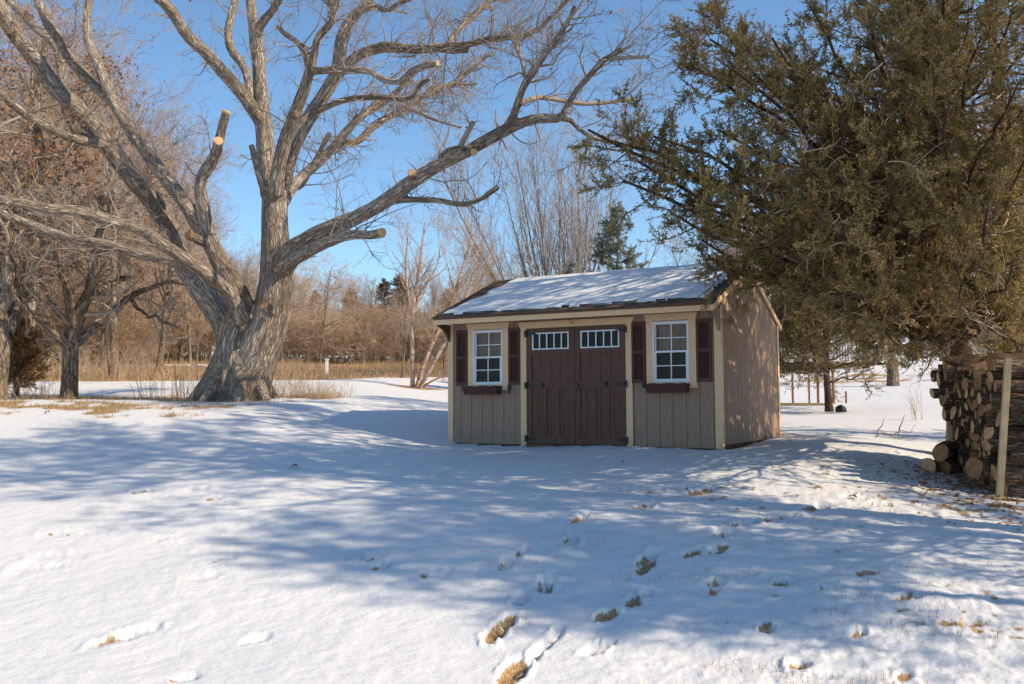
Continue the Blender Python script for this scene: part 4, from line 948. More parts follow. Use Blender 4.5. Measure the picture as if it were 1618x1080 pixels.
def oak():
    g = np.random.default_rng(11)
    base = on(385, OD); base[2] -= 0.02
    px_m = OD / F_PX
    limbs = {}
    for k, pts in OAK.items():
        P = np.array([at(x, y, OD + dz) for x, y, r, dz in pts]); Rr = np.array([r * (OD + dz) / F_PX for x, y, r, dz in pts]) * (0.86 if k[0] in 'RUT' and k != 'T' else 0.88 if k in 'TB' else 0.86 if k[:2] in ('L4', 'L5', 'L2', 'L3') else 0.92)
        L = np.linalg.norm(np.diff(P, axis=0), axis=1).sum(); nn = max(6, int(L / 0.16))
        p, r = resample(P, Rr, nn)
        s = np.linspace(0, 1, nn)[:, None]
        if k not in ('T', 'B', 'K', 'K2', 'S2', 'N1', 'N2', 'N3'):       # gnarl
            w = np.stack([fbm(s[:, 0] * L * 1.1, s[:, 0] * 0 + hash(k) % 1 + a * 7.7 + len(k), 3 + a + len(limbs), 3) for a in range(3)], 1)
            ends = np.clip(np.minimum(s, 1 - s) * 6, 0, 1); p = p + w * ends * np.minimum(r[:, None] * 0.9, 0.10)
            r = r * (1 + 0.22 * fbm(s[:, 0] * L * 2.2, s[:, 0] * 0 + 3.3, 9 + len(limbs), 3))
        limbs[k] = (p, r)
    # fuse the thick wood into one continuous skin
    b = MB(); segs = []
    for k, (p, r) in limbs.items():
        if r.max() < 0.055: continue
        q = p.copy()
        b.tube(q, r, 14); segs.append((q, r))
        if k not in ('T', 'B'):
            pass
    for fx, fy, fr in FLARE:      # root flare
        c = base + np.array([0.0 if fx > -0.5 else -0.2, 0, 0])
        P = np.array([c + np.array([fx * .12, fy * .12, 1.25]), c + np.array([fx * .34, fy * .34, 0.62]), c + np.array([fx * .62, fy * .62, 0.22]), c + np.array([fx * 0.95, fy * 0.95, -0.12])])
        p, r = resample(P, np.array([.20, fr * .85, fr * .62, fr * 0.2]), 14); b.tube(p, r, 12)
    o = b.build('oak_raw', None)
    md = o.modifiers.new('r', 'REMESH'); md.mode = 'VOXEL'; md.voxel_size = 0.024; md.use_smooth_shade = True
    sm = o.modifiers.new('s', 'SMOOTH'); sm.factor = 0.5; sm.iterations = 3
    dg = bpy.context.evaluated_depsgraph_get(); me = bpy.data.meshes.new_from_object(o.evaluated_get(dg))
    bpy.data.objects.remove(o)
    nv = len(me.vertices); V = np.zeros(nv * 3, np.float32); me.vertices.foreach_get('co', V); V = V.reshape(-1, 3).astype(float)
    Nn = np.zeros(nv * 3, np.float32); me.vertices.foreach_get('normal', Nn); Nn = Nn.reshape(-1, 3).astype(float)
    # bark coordinates from the nearest limb
    cp, ct, ca, cb, cs, cr = [], [], [], [], [], []
    for k, (p, r) in enumerate(segs):
        T, A, B2 = frames(p); s = np.concatenate([[0], np.cumsum(np.linalg.norm(np.diff(p, axis=0), axis=1))])
        cp.append(p); ct.append(T); ca.append(A); cb.append(B2); cs.append(s + k * 3.7); cr.append(r)
    cp, ct, ca, cb, cs, cr = map(np.concatenate, (cp, ct, ca, cb, cs, cr))
    bark = np.zeros((nv, 3))
    for a in range(0, nv, 20000):
        v = V[a:a + 20000]; d = ((v[:, None] - cp[None]) ** 2).sum(-1) - (cr ** 2)[None]; j = d.argmin(1); e = v - cp[j]
        bark[a:a + 20000] = np.stack([(e * ca[j]).sum(1), (e * cb[j]).sum(1), (cs[j] + (e * ct[j]).sum(1)) * 0.13], 1)
    # real ridges on the skin
    x, y = np.arctan2(bark[:, 1], bark[:, 0]) * np.clip(np.hypot(bark[:, 0], bark[:, 1]).round(1) + 0.1, 0.1, 0.5) * 20, bark[:, 2] * 26
    rid = np.abs(fbm(x, y, 2, 3)) * 2
    hgt = np.clip((V[:, 2] - base[2]) / 5, 0, 1)
    V += Nn * ((rid - 0.3) * (0.020 - 0.010 * hgt) + 0.05 * fbm(V[:, 0] * 2.1 + V[:, 2], V[:, 2] * 1.7 + V[:, 1], 33, 3) * (1 - 0.6 * hgt))[:, None]
    me.vertices.foreach_set('co', V.astype(np.float32).ravel())
    at_ = me.attributes.new('bark', 'FLOAT_VECTOR', 'POINT'); at_.data.foreach_set('vector', bark.astype(np.float32).ravel())
    me.materials.clear(); me.update()
    root = empty('oak_tree', tuple(base), 0, 'huge old bare oak with sawn-off limbs, left of the shed', 'tree')
    inv = Matrix.Translation(-Vector(base)); me.transform(inv)
    link('trunk', me, 'oak_bark', root)
    # thin limbs and twigs
    thin = [(resample(p, r, 13)) for k, (p, r) in limbs.items() if r.max() < 0.055]
    Bt = (np.stack([t[0] for t in thin]), np.stack([t[1] for t in thin]))
    allp = [resample(p, r, 13) for k, (p, r) in limbs.items() if k not in ('T', 'B', 'K', 'K2', 'S2', 'N1', 'N2', 'N3')]
    Ba = (np.stack([t[0] for t in allp]), np.stack([np.minimum(t[1], 0.06) for t in allp]))
    s1 = spawn(g, Ba, 210, 1.25, (35, 80), K=7, wig=0.24, up=0.12, t0=0.22, rr=0.26, rmin=0.009, lvar=0.55)
    s1b = spawn(g, Ba, 330, 0.5, (40, 85), K=5, wig=0.30, up=0.08, t0=0.15, rr=0.3, rmin=0.006, lvar=0.5)
    tips = [i for i, (k, v) in enumerate([(k, v) for k, v in limbs.items() if k not in ('T', 'B', 'K', 'K2', 'S2', 'N1', 'N2', 'N3')]) if k in ('R1a', 'R1c', 'R1d', 'T3a', 'R0b', 'R0', 'U', 'R1c2', 'R1a2', 'R1b', 'T3d', 'T2b', 'Vb')]
    Bp = (Ba[0][tips], Ba[1][tips])
    s1c = spawn(g, Bp, 210, 0.75, (30, 70), K=6, wig=0.30, up=0.08, t0=0.35, rr=0.4, rmin=0.007, lvar=0.5)
    L1 = [s1, s1b, s1c]
    s2 = [spawn(g, s1, 1300, 0.55, (30, 70), K=4, wig=0.28, up=0.06, t0=0.2, rmin=0.0055, lvar=0.5), spawn(g, s1c, 1300, 0.4, (30, 70), K=4, wig=0.28, up=0.05, t0=0.2, rmin=0.005), spawn(g, s1b, 700, 0.28, (30, 70), K=3, wig=0.28, up=0.05, t0=0.2, rmin=0.0045)]
    s3 = [spawn(g, s, n, 0.24, (25, 60), K=3, wig=0.25, up=0.05, t0=0.2, rmin=0.0042) for s, n in zip(s2, (4400, 3800, 1500))]
    V, Q, bk = levels_mesh([Bt] + L1 + s2 + s3, [8, 6, 5, 5, 4, 4, 4, 3, 3, 3], bark=True)
    link('crown', mesh_np('crown', V - base, Q, smooth=True, vvec={'bark': bk}), 'twig_oak', root)
    # a few brown leaves still hanging
    V, Q, tn = leaves(g, s3[0], 90, 0.09, 0.03, 1.0); link('withered_leaves', mesh_np('withered_leaves', V - base, Q, fattr={'tone': tn}), 'brown_leaf', root)
    # pale sawn faces
    for k, _ in CUTS:
        p, r = limbs[k]; T = unit(p[-1] - p[-3 if len(p) > 3 else 0]); rr = r[-1]
        a = unit(np.cross(T, [0.2, 0.1, 0.97])); c = np.cross(T, a)
        m = MB(); th = np.linspace(0, 6.283, 18, endpoint=False)
        ring = lambda d, s: [tuple(p[-1] - base + T * d + rr * s * (1 + 0.06 * math.sin(3 * t + len(k))) * (a * math.cos(t) + c * math.sin(t))) for t in th]
        Vv = ring(-0.03, .98) + ring(0.012, 0.97) + ring(0.016, 0.4) + [tuple(p[-1] - base + T * 0.014)]
        Fv = [(i, (i + 1) % 18, 18 + (i + 1) % 18, 18 + i) for i in range(18)] + [(18 + i, 18 + (i + 1) % 18, 36 + (i + 1) % 18, 36 + i) for i in range(18)] + [(36 + i, 36 + (i + 1) % 18, 54) for i in range(18)]
        m.add(Vv, Fv); m.build('pruning_cut', 'cut_weathered' if k in ('K', 'K2', 'N3') else 'cut_fresh', root)


oak()


# ------------------------------------------------------------------ bare trees, built once per kind and copied
def bare_tree(g, H, r0, spread=0.6, n1=26, n2=160, n3=700, n4=1800, up=0.10, ang=(30, 60), clear=0.2, wig=0.12, multi=1, lean=0.05, l1=0.42, thick=1.0, stem_fan=0.0):
    P = np.zeros((multi, 11, 3)); Rr = np.zeros((multi, 11))
    for m in range(multi):
        a = g.random() * 6.283; d = np.array([math.cos(a) * (lean + stem_fan * g.random()), math.sin(a) * (lean + stem_fan * g.random()), 1.0]); p = np.array([math.cos(a), math.sin(a), 0]) * (0.12 if multi > 1 else 0.0) * 2 * r0
        h = H * (1 if multi == 1 else g.uniform(0.75, 1.0))
        for k in range(11):
            P[m, k] = p; d = unit(d + 0.05 * g.normal(size=3) + np.array([0, 0, 0.06])); p = p + d * h / 10
        Rr[m] = r0 * (1 if multi == 1 else g.uniform(0.5, 0.9)) * np.linspace(1, 0.13, 11) ** 0.9
        if multi == 1: Rr[m, 0] *= 1.35
    P[:, 0, 2] -= 0.15
    B0 = (P, Rr)
    B1 = spawn(g, B0, n1, H * l1, ang, K=8, wig=wig, up=up, t0=clear, t1=0.97, rr=0.55, byt=0.62, lvar=0.25, rmin=0.008 * thick)
    B2 = spawn(g, B1, n2, H * l1 * 0.42, (25, 60), K=5, wig=wig * 1.3, up=up * 0.8, t0=0.15, rr=0.55, rmin=0.006 * thick)
    B3 = spawn(g, B2, n3, H * l1 * 0.19, (22, 58), K=4, wig=wig * 1.5, up=up * 0.6, t0=0.15, rmin=0.005 * thick)
    B4 = spawn(g, B3, n4, H * l1 * 0.10, (20, 55), K=3, wig=0.2, up=0.03, t0=0.1, rmin=0.004 * thick)
    return [B0, B1, B2, B3, B4]


def plant_tree(name, Ls, trunk_m, crown_m, leaf=None, sides=(9, 6, 4, 3, 3), nt=2):
    root = empty(name, (0, 0, 0))
    V, Q, bk = levels_mesh(Ls[:nt], list(sides[:nt]), bark=True); ch = [link('trunk', mesh_np('trunk', V, Q, smooth=True, vvec={'bark': bk}), trunk_m, root)]
    V, Q, bk = levels_mesh(Ls[nt:], list(sides[nt:])); ch.append(link('crown', mesh_np('crown', V, Q, smooth=True), crown_m, root))
    if leaf: ch.append(link('withered_leaves', mesh_np('withered_leaves', leaf[0], leaf[1], fattr={'tone': leaf[2]}), 'brown_leaf', root))
    return root, ch


def put(proto, used, loc, rz, sc, label=None, cat=None, group=None, sz=None):
    root, ch = proto
    if root.name in used: o = copy_tree(root, ch=ch)
    else: o = root; used.add(root.name)
    o.location = loc; o.rotation_euler = (0, 0, rz); o.scale = (sc, sc, sc if sz is None else sz)
    for k in ('label', 'category', 'group'):
        if k in o: del o[k]
    return tag(o, label, cat, group)


USED = set()


def woods():
    g = np.random.default_rng(23)
    # prototypes
    tall = [plant_tree('bare_tree', bare_tree(g, 12, 0.17, n1=30, n2=240, n3=1300, n4=3600, thick=1.5, clear=0.25, up=0.07), 'grey_bark', 'twig_pink') for _ in range(3)]
    mid = [plant_tree('bare_tree', bare_tree(g, 8, 0.10, n1=30, n2=240, n3=1200, n4=3200, thick=1.7, clear=0.12, up=0.10, multi=3, lean=0.16, stem_fan=0.2), 'grey_bark', m) for m in ('twig_brown', 'twig_pink', 'twig_tan')]
    thick = [plant_tree('thicket_shrub', bare_tree(g, 4.2, 0.035, n1=60, n2=420, n3=1700, n4=3200, thick=1.6, clear=0.03, up=0.04, multi=12, lean=0.3, stem_fan=0.55, l1=0.5, ang=(25, 75)), 'twig_brown', m, nt=1) for m in ('twig_tan', 'twig_pink', 'twig_brown')]
    lf = bare_tree(g, 12, 0.24, n1=30, n2=230, n3=1100, n4=2200, thick=1.5, clear=0.18, up=0.03, ang=(45, 80), wig=0.2, l1=0.5)
    leafy = plant_tree('brown_leaved_oak', lf, 'pale_bark', 'twig_brown', leaf=leaves(g, lf[3], 5200, 0.10, 0.036, 1.0, droop=0.5))
    # tree wall, far rank: photo column, depth, height
    for i in range(74):
        px = -160 + 1080 * (i + g.random()) / 74; d = g.uniform(72, 94)
        h = (g.uniform(9, 13) if px < 250 else g.uniform(4.2, 6.6) if px > 430 else g.uniform(6, 9))
        p = mid[g.integers(0, 3)] if g.random() < 0.65 else tall[g.integers(0, 3)]
        h0 = 12 if p in tall else 8
        put(p, USED, on(px, d), g.random() * 6.28, h / h0, 'bare grey-brown tree in the wood, behind the meadow %s' % ('left of the big oak' if px < 385 else 'between the big oak and the shed'), 'tree', 'bare trees of the wood behind the meadow')
    # nearer tall trees on the left
    for i, (px, d, h, k) in enumerate([(-60, 44, 13, 0), (30, 52, 15, 1), (95, 60, 16, 2), (160, 47, 12, 0), (215, 58, 13, 1), (285, 62, 11, 2), (330, 70, 10, 1), (-130, 36, 14, 2), (-10, 60, 17, 2), (250, 44, 10.5, 0), (180, 35, 11.5, 1), (110, 40, 13, 0)]):
        put(tall[k], USED, on(px, d), g.random() * 6.28, h / 12, 'tall bare tree behind the big oak\'s left limbs', 'tree', 'tall bare trees left of the big oak')
    # thicket along the meadow edge
    for i in range(60):
        px = -120 + 440 * (i + g.random()) / 60; d = g.uniform(48, 72) if px < 230 else g.uniform(62, 76)
        put(thick[g.integers(0, 3)], USED, on(px, d), g.random() * 6.28, g.uniform(0.75, 1.45) * (1.0 if px > 150 else 1.2), 'dense brown leafless bush in the thicket left of the big oak', 'bush', 'bushes of the thicket left of the oak')
    for i in range(30):
        px = 420 + 330 * (i + g.random()) / 30; d = g.uniform(62, 74)
        put(thick[g.integers(0, 3)], USED, on(px, d), g.random() * 6.28, g.uniform(0.6, 1.05), 'dense brown leafless bush in the thicket right of the big oak', 'bush', 'bushes of the thicket right of the oak')
    # leaf-holding oaks on the far left
    put(leafy, USED, on(40, 27), 0.6, 0.88, 'oak holding brown withered leaves, behind the left limbs of the big oak', 'tree', 'oaks with brown leaves')
    put(leafy, USED, on(-45, 24), 2.4, 0.85, 'second oak with brown leaves, at the left edge behind the lichened trunk', 'tree', 'oaks with brown leaves')
    # two grey-twigged trees seen right of the oak trunk
    pale = [plant_tree('pale_twigged_tree', bare_tree(g, 6.5, 0.085, n1=26, n2=200, n3=900, n4=1800, thick=1.3, clear=0.22, up=-0.02, ang=(45, 85), wig=0.22, l1=0.52), 'pale_bark', 'twig_tan')]
    put(pale[0], USED, on(505, 57), 0.4, 1.0, 'pale-twigged spreading tree right of the big oak trunk, on the meadow', 'tree', 'pale-twigged trees on the meadow')
    put(pale[0], USED, on(445, 60), 2.1, 1.1, 'pale-twigged spreading tree close behind the big oak trunk', 'tree', 'pale-twigged trees on the meadow')
    put(pale[0], USED, on(300, 58), 4.1, 1.15, 'pale-twigged spreading tree left of the big oak trunk, beyond the snow', 'tree', 'pale-twigged trees on the meadow')
    up = plant_tree('slender_tree', bare_tree(g, 7, 0.075, n1=34, n2=220, n3=800, n4=1500, thick=1.2, clear=0.15, up=0.16, ang=(25, 50), l1=0.36), 'pale_bark', 'twig_pink')
    put(up, USED, on(636, 37), 0.3, 0.62, 'slender grey bare tree just left of the birch', 'tree')
    for px, d, sc in ((150, 56, .9), (235, 60, 1.0), (330, 64, 1.0), (470, 66, .8), (545, 68, .75), (590, 64, .8), (690, 66, .85), (715, 58, .7), (310, 52, .7), (575, 58, .5), (700, 50, .55)):
        put(up, USED, on(px, d), px * .9, sc, 'pale slender bare tree at the wood\'s edge, %s' % ('left of the big oak trunk' if px < 385 else 'right of the big oak trunk'), 'tree', 'pale slender trees at the wood edge')
    redl = bare_tree(g, 8, 0.07, n1=34, n2=240, n3=1100, n4=1900, thick=1.3, clear=0.2, up=0.15, ang=(22, 48), l1=0.36, multi=3, lean=0.12, stem_fan=0.12)
    rt = plant_tree('birch_with_catkins', redl, 'birch', 'twig_pink', leaf=leaves(g, redl[3], 1500, 0.05, 0.012, 0.5, droop=0.8))
    put(rt, USED, on(738, 38), 0.0, 0.80, 'reddish birch hung with catkins, rising behind the left end of the shed roof', 'birch')
    put(rt, USED, on(790, 46), 2.0, 0.72, 'shorter reddish birch with catkins behind the roof ridge', 'birch')
    # multi-stemmed birch with peeling pale bark
    root = empty('birch_tree', tuple(on(655, 31)), 0, 'multi-stemmed birch with peeling pale pink bark, left of the shed', 'birch')
    bz = np.array(root.location); st = []
    for pts in ([(652, 618, 6, 0), (652, 570, 5.5, 0), (651, 520, 5, .1), (655, 470, 4.5, .2), (661, 430, 3.5, .3), (668, 380, 2, .4), (672, 350, 1, .5)], [(654, 500, 3.5, .1), (644, 460, 3, -.2), (641, 420, 2.2, -.4), (645, 370, 1.2, -.6)],
                [(655, 480, 3, .2), (672, 450, 2.6, .5), (690, 420, 2, .8), (698, 380, 1, 1.1)],
                [(657, 618, 6, .1), (668, 580, 5.2, .2), (684, 540, 5, .4), (704, 500, 4.6, .6), (722, 450, 3.5, .8), (740, 395, 2, 1)], [(660, 618, 5.5, -.1), (684, 575, 5, -.3), (708, 530, 4.6, -.4), (732, 480, 3.6, -.5), (752, 420, 2, -.6)],
                [(660, 615, 3, .3), (690, 598, 2.2, .2), (720, 590, 1.5, .1), (745, 585, 1, 0)]):
        P = np.array([at(x, y, 31 + dz) for x, y, r, dz in pts]) - bz; st.append(resample(P, np.array([max(r * .65, .7) * 31 / F_PX for x, y, r, dz in pts]), 14))
    Bs = (np.stack([s[0] for s in st]), np.stack([s[1] for s in st]))
    b1 = spawn(g, Bs, 70, 1.3, (25, 50), K=6, wig=0.12, up=0.13, t0=0.3, rr=0.5, rmin=0.007); b2 = spawn(g, b1, 380, 0.6, (20, 45), K=4, wig=0.14, up=0.04, rmin=0.005); b3 = spawn(g, b2, 1200, 0.35, (20, 45), K=3, wig=0.15, up=0.0, rmin=0.004)
    V, Q, _ = levels_mesh([Bs], [9]); link('trunk', mesh_np('trunk', V, Q, smooth=True), 'birch', root)
    V, Q, _ = levels_mesh([b1, b2, b3], [5, 4, 3]); link('crown', mesh_np('crown', V, Q, smooth=True), 'twig_pink', root)
    # fan-shaped tree behind the shed
    fb = bare_tree(g, 11.5, 0.10, n1=170, n2=800, n3=1800, n4=900, thick=1.9, clear=0.10, up=0.16, ang=(14, 34), wig=0.06, l1=0.40, multi=20, lean=0.08, stem_fan=0.85)
    put(plant_tree('fan_tree', fb, 'pale_bark', 'twig_grey'), USED, on(893, 40), 0.5, 1.0, 'tall fan-shaped bare tree rising behind the middle of the shed', 'tree')
    # low scrub behind the shed's roof line
    for i, (px, d, s) in enumerate([(800, 50, 1.3), (835, 56, 1.4), (860, 50, 1.2), (1020, 60, 1.2), (1060, 66, 1.3), (930, 62, 1.2)]):
        put(thick[i % 3], USED, on(px, d), i * 1.1, s, 'leafless bush behind the shed', 'bush', 'bushes behind the shed')
    # right hand background, seen under and through the cedars
    for i, (px, d, h, lab) in enumerate([(1115, 62, 9, None), (1180, 70, 11, None), (1265, 62, 10, None), (1345, 72, 12, None), (1440, 66, 11, None), (1520, 74, 12, None), (1590, 62, 10, None), (1660, 70, 12, None), (1230, 78, 12, None), (1480, 80, 12, None), (1740, 64, 12, None)]):
        put(tall[i % 3] if i % 2 else mid[i % 3], USED, on(px, d), i * 1.7, h / (12 if i % 2 else 8), 'bare tree in the far background, seen through the cedar boughs', 'tree', 'bare trees behind the cedars')
    for i in range(16):
        px = 1180 + 520 * (i + g.random()) / 16
        put(thick[i % 3], USED, on(px, g.uniform(66, 80)), g.random() * 6, g.uniform(0.45, 0.8), 'leafless bush at the far edge of the snow, behind the cedars', 'bush', 'bushes behind the cedars')
    big = bare_tree(g, 13, 0.19, n1=24, n2=160, n3=600, n4=900, thick=1.6, clear=0.32, up=0.05, ang=(35, 65), wig=0.16)
    bt = plant_tree('shade_tree', big, 'grey_bark', 'twig_grey')
    for px, d, s, lab in ((1411, 35, 1.0, 'grey-barked bare tree alone on the snow slope, right of the shed'), (1368, 47, 0.9, 'pale trunk just left of the lone grey tree, at the leaf-strewn patch'), (1379, 54, 1.05, 'dark trunk behind the pale one, far across the snow'), (1492, 52, 1.0, 'bare tree behind the far end of the woodpile'), (1640, 48, 1.0, 'bare tree at the right edge behind the cedars')):
        put(bt, USED, on(px, d), px * 0.7, s, lab, 'tree', 'shade trees right of the shed')


woods()


def left_trees():
    g = np.random.default_rng(31)
    D = 19.5
    root = empty('crabapple_tree', tuple(on(110, D)), 0, 'small bare crabapple with low forked limbs, left of the big oak', 'tree'); bz = np.array(root.location)
    tr = {'a': [(108, 640, 15, 0), (110, 605, 12.5, 0), (111, 570, 12, 0), (112, 545, 13, 0), (118, 515, 12, 0), (127, 490, 10, 0), (142, 460, 8.5, .1), (148, 430, 8, .2), (152, 400, 7, .3), (158, 360, 5.5, .4), (160, 310, 4, .6)],
          'b': [(108, 548, 8, -.1), (92, 530, 7, -.3), (75, 515, 6.5, -.5), (55, 500, 6, -.7), (40, 490, 5.5, -.8), (36, 470, 5, -.9), (30, 440, 4.5, -1), (22, 400, 4, -1.1), (12, 360, 3.5, -1.2), (5, 320, 3, -1.3)],
          'c': [(114, 547, 7.5, 0), (130, 535, 7, .2), (150, 520, 6.5, .4), (172, 500, 6, .6), (195, 478, 5.5, .9), (215, 462, 5, 1.1), (240, 452, 4, 1.3), (272, 445, 3, 1.5), (300, 452, 2, 1.6)],
          'd': [(116, 515, 8, -.1), (110, 490, 6.5, -.3), (108, 465, 5.5, -.5), (100, 440, 5, -.6), (96, 410, 4.5, -.7), (84, 385, 4, -.8), (78, 340, 3, -1), (60, 300, 2, -1.2)],
          'e': [(140, 465, 6, 0), (150, 440, 6.5, -.3), (154, 410, 6, -.5), (153, 385, 5.5, -.6), (165, 350, 4, -.7), (175, 310, 3, -.8)],
          'f': [(112, 520, 4, .2), (95, 500, 3.5, .6), (80, 475, 3, .9), (68, 450, 2.5, 1.1), (60, 420, 2, 1.3)],
          'h': [(205, 470, 3.5, 1), (222, 490, 3, 1), (250, 505, 2.5, 1.1), (280, 517, 2, 1.2)], 'k': [(142, 458, 4.5, .1), (165, 445, 4, .5), (190, 440, 3, .8), (205, 436, 2.5, 1.1)]}
    Ls = [resample(np.array([at(x, y, D + dz) for x, y, r, dz in v]) - bz, np.array([r * D / F_PX for x, y, r, dz in v]), 18) for v in tr.values()]
    B0 = (np.stack([a for a, b in Ls]), np.stack([b for a, b in Ls]))
    B0[0][:] += 0.02 * g.normal(size=B0[0].shape) * (np.arange(18) > 2)[None, :, None]
    b1 = spawn(g, B0, 100, 1.0, (40, 85), K=6, wig=0.34, up=0.05, t0=0.3, rr=0.4, rmin=0.008); b2 = spawn(g, b1, 500, 0.42, (35, 80), K=4, wig=0.3, up=0.03, rmin=0.006); b3 = spawn(g, b2, 1500, 0.16, (30, 80), K=2, wig=0.2, up=0.03, rmin=0.005)
    V, Q, bk = levels_mesh([B0], [12], bark=True); link('trunk', mesh_np('trunk', V, Q, smooth=True, vvec={'bark': bk}), 'grey_bark', root)
    V, Q, _ = levels_mesh([b1, b2, b3], [5, 4, 3]); link('crown', mesh_np('crown', V, Q, smooth=True), 'twig_oak', root)
    # thick lichened trunk at the photo's left edge
    root = empty('lichened_tree', tuple(on(-12, 18.5)), 0, 'thick grey lichened trunk cut by the left edge of the photo', 'tree'); bz = np.array(root.location)
    v = [(-10, 640, 22, 0), (-9, 600, 18, 0), (-3, 560, 18, 0), (-4, 525, 19, 0), (-14, 480, 17, .1), (-20, 420, 17, .2), (-40, 330, 15, .3), (-60, 200, 11, .4), (-90, 60, 7, .5)]
    v2 = [(6, 528, 13, 0), (24, 490, 10, .5), (40, 450, 10, 1.0), (55, 330, 10, 1.8), (62, 250, 9, 2.2), (60, 150, 7, 2.6), (75, 60, 5, 3)]
    v3 = [(-4, 500, 10, -.2), (12, 460, 8, -.2), (16, 400, 7, 0), (30, 330, 6, .4), (20, 240, 4, .8)]
    Ls = [resample(np.array([at(x, y, 18.5 + dz) for x, y, r, dz in w]) - bz, np.array([r * 18.5 / F_PX for x, y, r, dz in w]), 20) for w in (v, v2, v3)]
    B0 = (np.stack([a for a, b in Ls]), np.stack([b for a, b in Ls])); B0[0][:] += 0.03 * g.normal(size=B0[0].shape) * (np.arange(20) > 2)[None, :, None]
    b1 = spawn(g, B0, 60, 1.7, (40, 80), K=7, wig=0.25, up=0.03, t0=0.3, rr=0.4, rmin=0.01); b2 = spawn(g, b1, 360, 0.7, (30, 70), K=4, wig=0.26, up=0.0, rmin=0.006); b3 = spawn(g, b2, 1300, 0.32, (30, 70), K=3, wig=0.25, up=0.0, rmin=0.0045)
    V, Q, bk = levels_mesh([B0], [14], bark=True); link('trunk', mesh_np('trunk', V, Q, smooth=True, vvec={'bark': bk}), 'pale_bark', root)
    V, Q, _ = levels_mesh([b1, b2, b3], [5, 4, 3]); link('crown', mesh_np('crown', V, Q, smooth=True), 'twig_oak', root)
    V, Q, tn = leaves(g, b3, 5200, 0.09, 0.030, 1.0, droop=0.6); link('withered_leaves', mesh_np('withered_leaves', V, Q, fattr={'tone': tn}), 'brown_leaf', root)


left_trees()


# ------------------------------------------------------------------ red cedars
def limb_curves(g, starts, ends, sag, K=9):
    n = len(starts); t = np.linspace(0, 1, K + 1)[None, :, None]
    mid = (starts + ends) / 2 + np.stack([g.normal(size=n) * .15, g.normal(size=n) * .15, sag], 1)
    P = (1 - t) ** 2 * starts[:, None] + 2 * t * (1 - t) * mid[:, None] + t ** 2 * ends[:, None]
    P[:, 2:-1] += g.normal(size=P[:, 2:-1].shape) * 0.05
    L = np.linalg.norm(ends - starts, axis=1)
    r = (0.008 + 0.0085 * L)[:, None] * np.linspace(1, 0.22, K + 1)[None]
    return P, r


def cedar_foliage(g, Bl, nsub, nspray, nleaf, sub=0.75, spray=0.32, leaf=0.062, lw=0.0075, t0=0.3, tone=(0.5, 0.22), up=0.05):
    b2 = spawn(g, Bl, nsub, sub, (28, 65), K=5, wig=0.2, up=up, t0=t0, t1=1.0, rr=0.5, rmin=0.005, tp=0.75, flat=0.75)
    b3 = spawn(g, b2, nspray, spray, (18, 55), K=4, wig=0.2, up=0.12, t0=0.35, rmin=0.003, tp=0.7)
    V, Q, tn = leaves(g, b3, nleaf, leaf, lw, 0.6, t0=0.0, jitter=0.010, tone=tone)
    c = V[::4]; tn = np.clip(tn + 0.55 * fbm(c[:, 0] * 1.3 + c[:, 2] * 0.7, c[:, 1] * 1.3 + c[:, 2] * 1.1, 17, 3), 0, 1)
    return b2, b3, (V, Q, tn)


def assemble_cedar(name, base, trunk, limbs, dead, fol, label, group, extra=None):
    root = empty(name, tuple(base), 0, label, 'tree', group)
    V, Q, bk = levels_mesh([trunk, limbs], [14, 6], bark=True); a = link('trunk', mesh_np('trunk', V, Q, smooth=True, vvec={'bark': bk}), 'cedar_bark', root)
    b2, b3, (V, Q, tn) = fol
    Vt, Qt, _ = levels_mesh([b2, b3], [4, 3])
    b = link('crown', mesh_np('crown', V, Q, fattr={'tone': tn}), 'cedar_leaf', root)
    c = link('branchlets', mesh_np('branchlets', Vt, Qt), 'cedar_twig', root)
    ch = [a, b, c]
    if dead is not None:
        V, Q, _ = levels_mesh(dead, [5, 4, 3][:len(dead)]); ch.append(link('dead_twigs', mesh_np('dead_twigs', V, Q), 'twig_tan', root))
    return root, ch


def trunk_curve(g, H, r0, lean=0.03):
    K = 14; P = np.zeros((1, K + 1, 3)); d = np.array([g.normal() * lean, g.normal() * lean, 1.0]); p = np.array([0, 0, -0.15])
    for k in range(K + 1):
        P[0, k] = p; d = unit(d + 0.03 * g.normal(size=3) + np.array([0, 0, .05])); p = p + d * H / K
    r = r0 * np.linspace(1, 0.08, K + 1)[None]; r[0, 0] *= 1.4; r[0, 1] *= 1.1
    return P, r


def cedar_generic(g, H, R, r0, clear, nl=70, nsub=1250, nspray=8000, nleaf=170000, big=0.85):
    T = trunk_curve(g, H, r0)
    z = clear + (H - clear - 0.2) * g.random(nl) ** 1.15; a = g.random(nl) * 6.283
    w = R * np.clip(1 - (np.abs(z - clear * 1.2) / (H - clear)) ** 1.6, 0.06, 1) * g.uniform(0.72, 1.08, nl)
    zi = np.interp(z, T[0][0, :, 2], np.arange(T[0].shape[1])); i = np.minimum(zi.astype(int), T[0].shape[1] - 2)
    S = T[0][0, i]; S = np.stack([S[:, 0], S[:, 1], z], 1)
    E = S + np.stack([np.cos(a) * w, np.sin(a) * w, w * g.uniform(0.0, 0.45, nl) + 0.1], 1)
    lb = limb_curves(g, S, E, -0.10 * w)
    dead = spawn(g, lb, 120, 0.5, (40, 85), K=5, wig=0.3, up=0, t0=0.05, t1=0.5, rmin=0.004); dead2 = spawn(g, dead, 350, 0.25, (30, 70), K=3, wig=0.3, up=0, rmin=0.003)
    return T, lb, [dead, dead2], cedar_foliage(g, lb, nsub, nspray, nleaf, sub=0.75 * big, spray=0.25 * big, leaf=0.042, lw=0.0080)


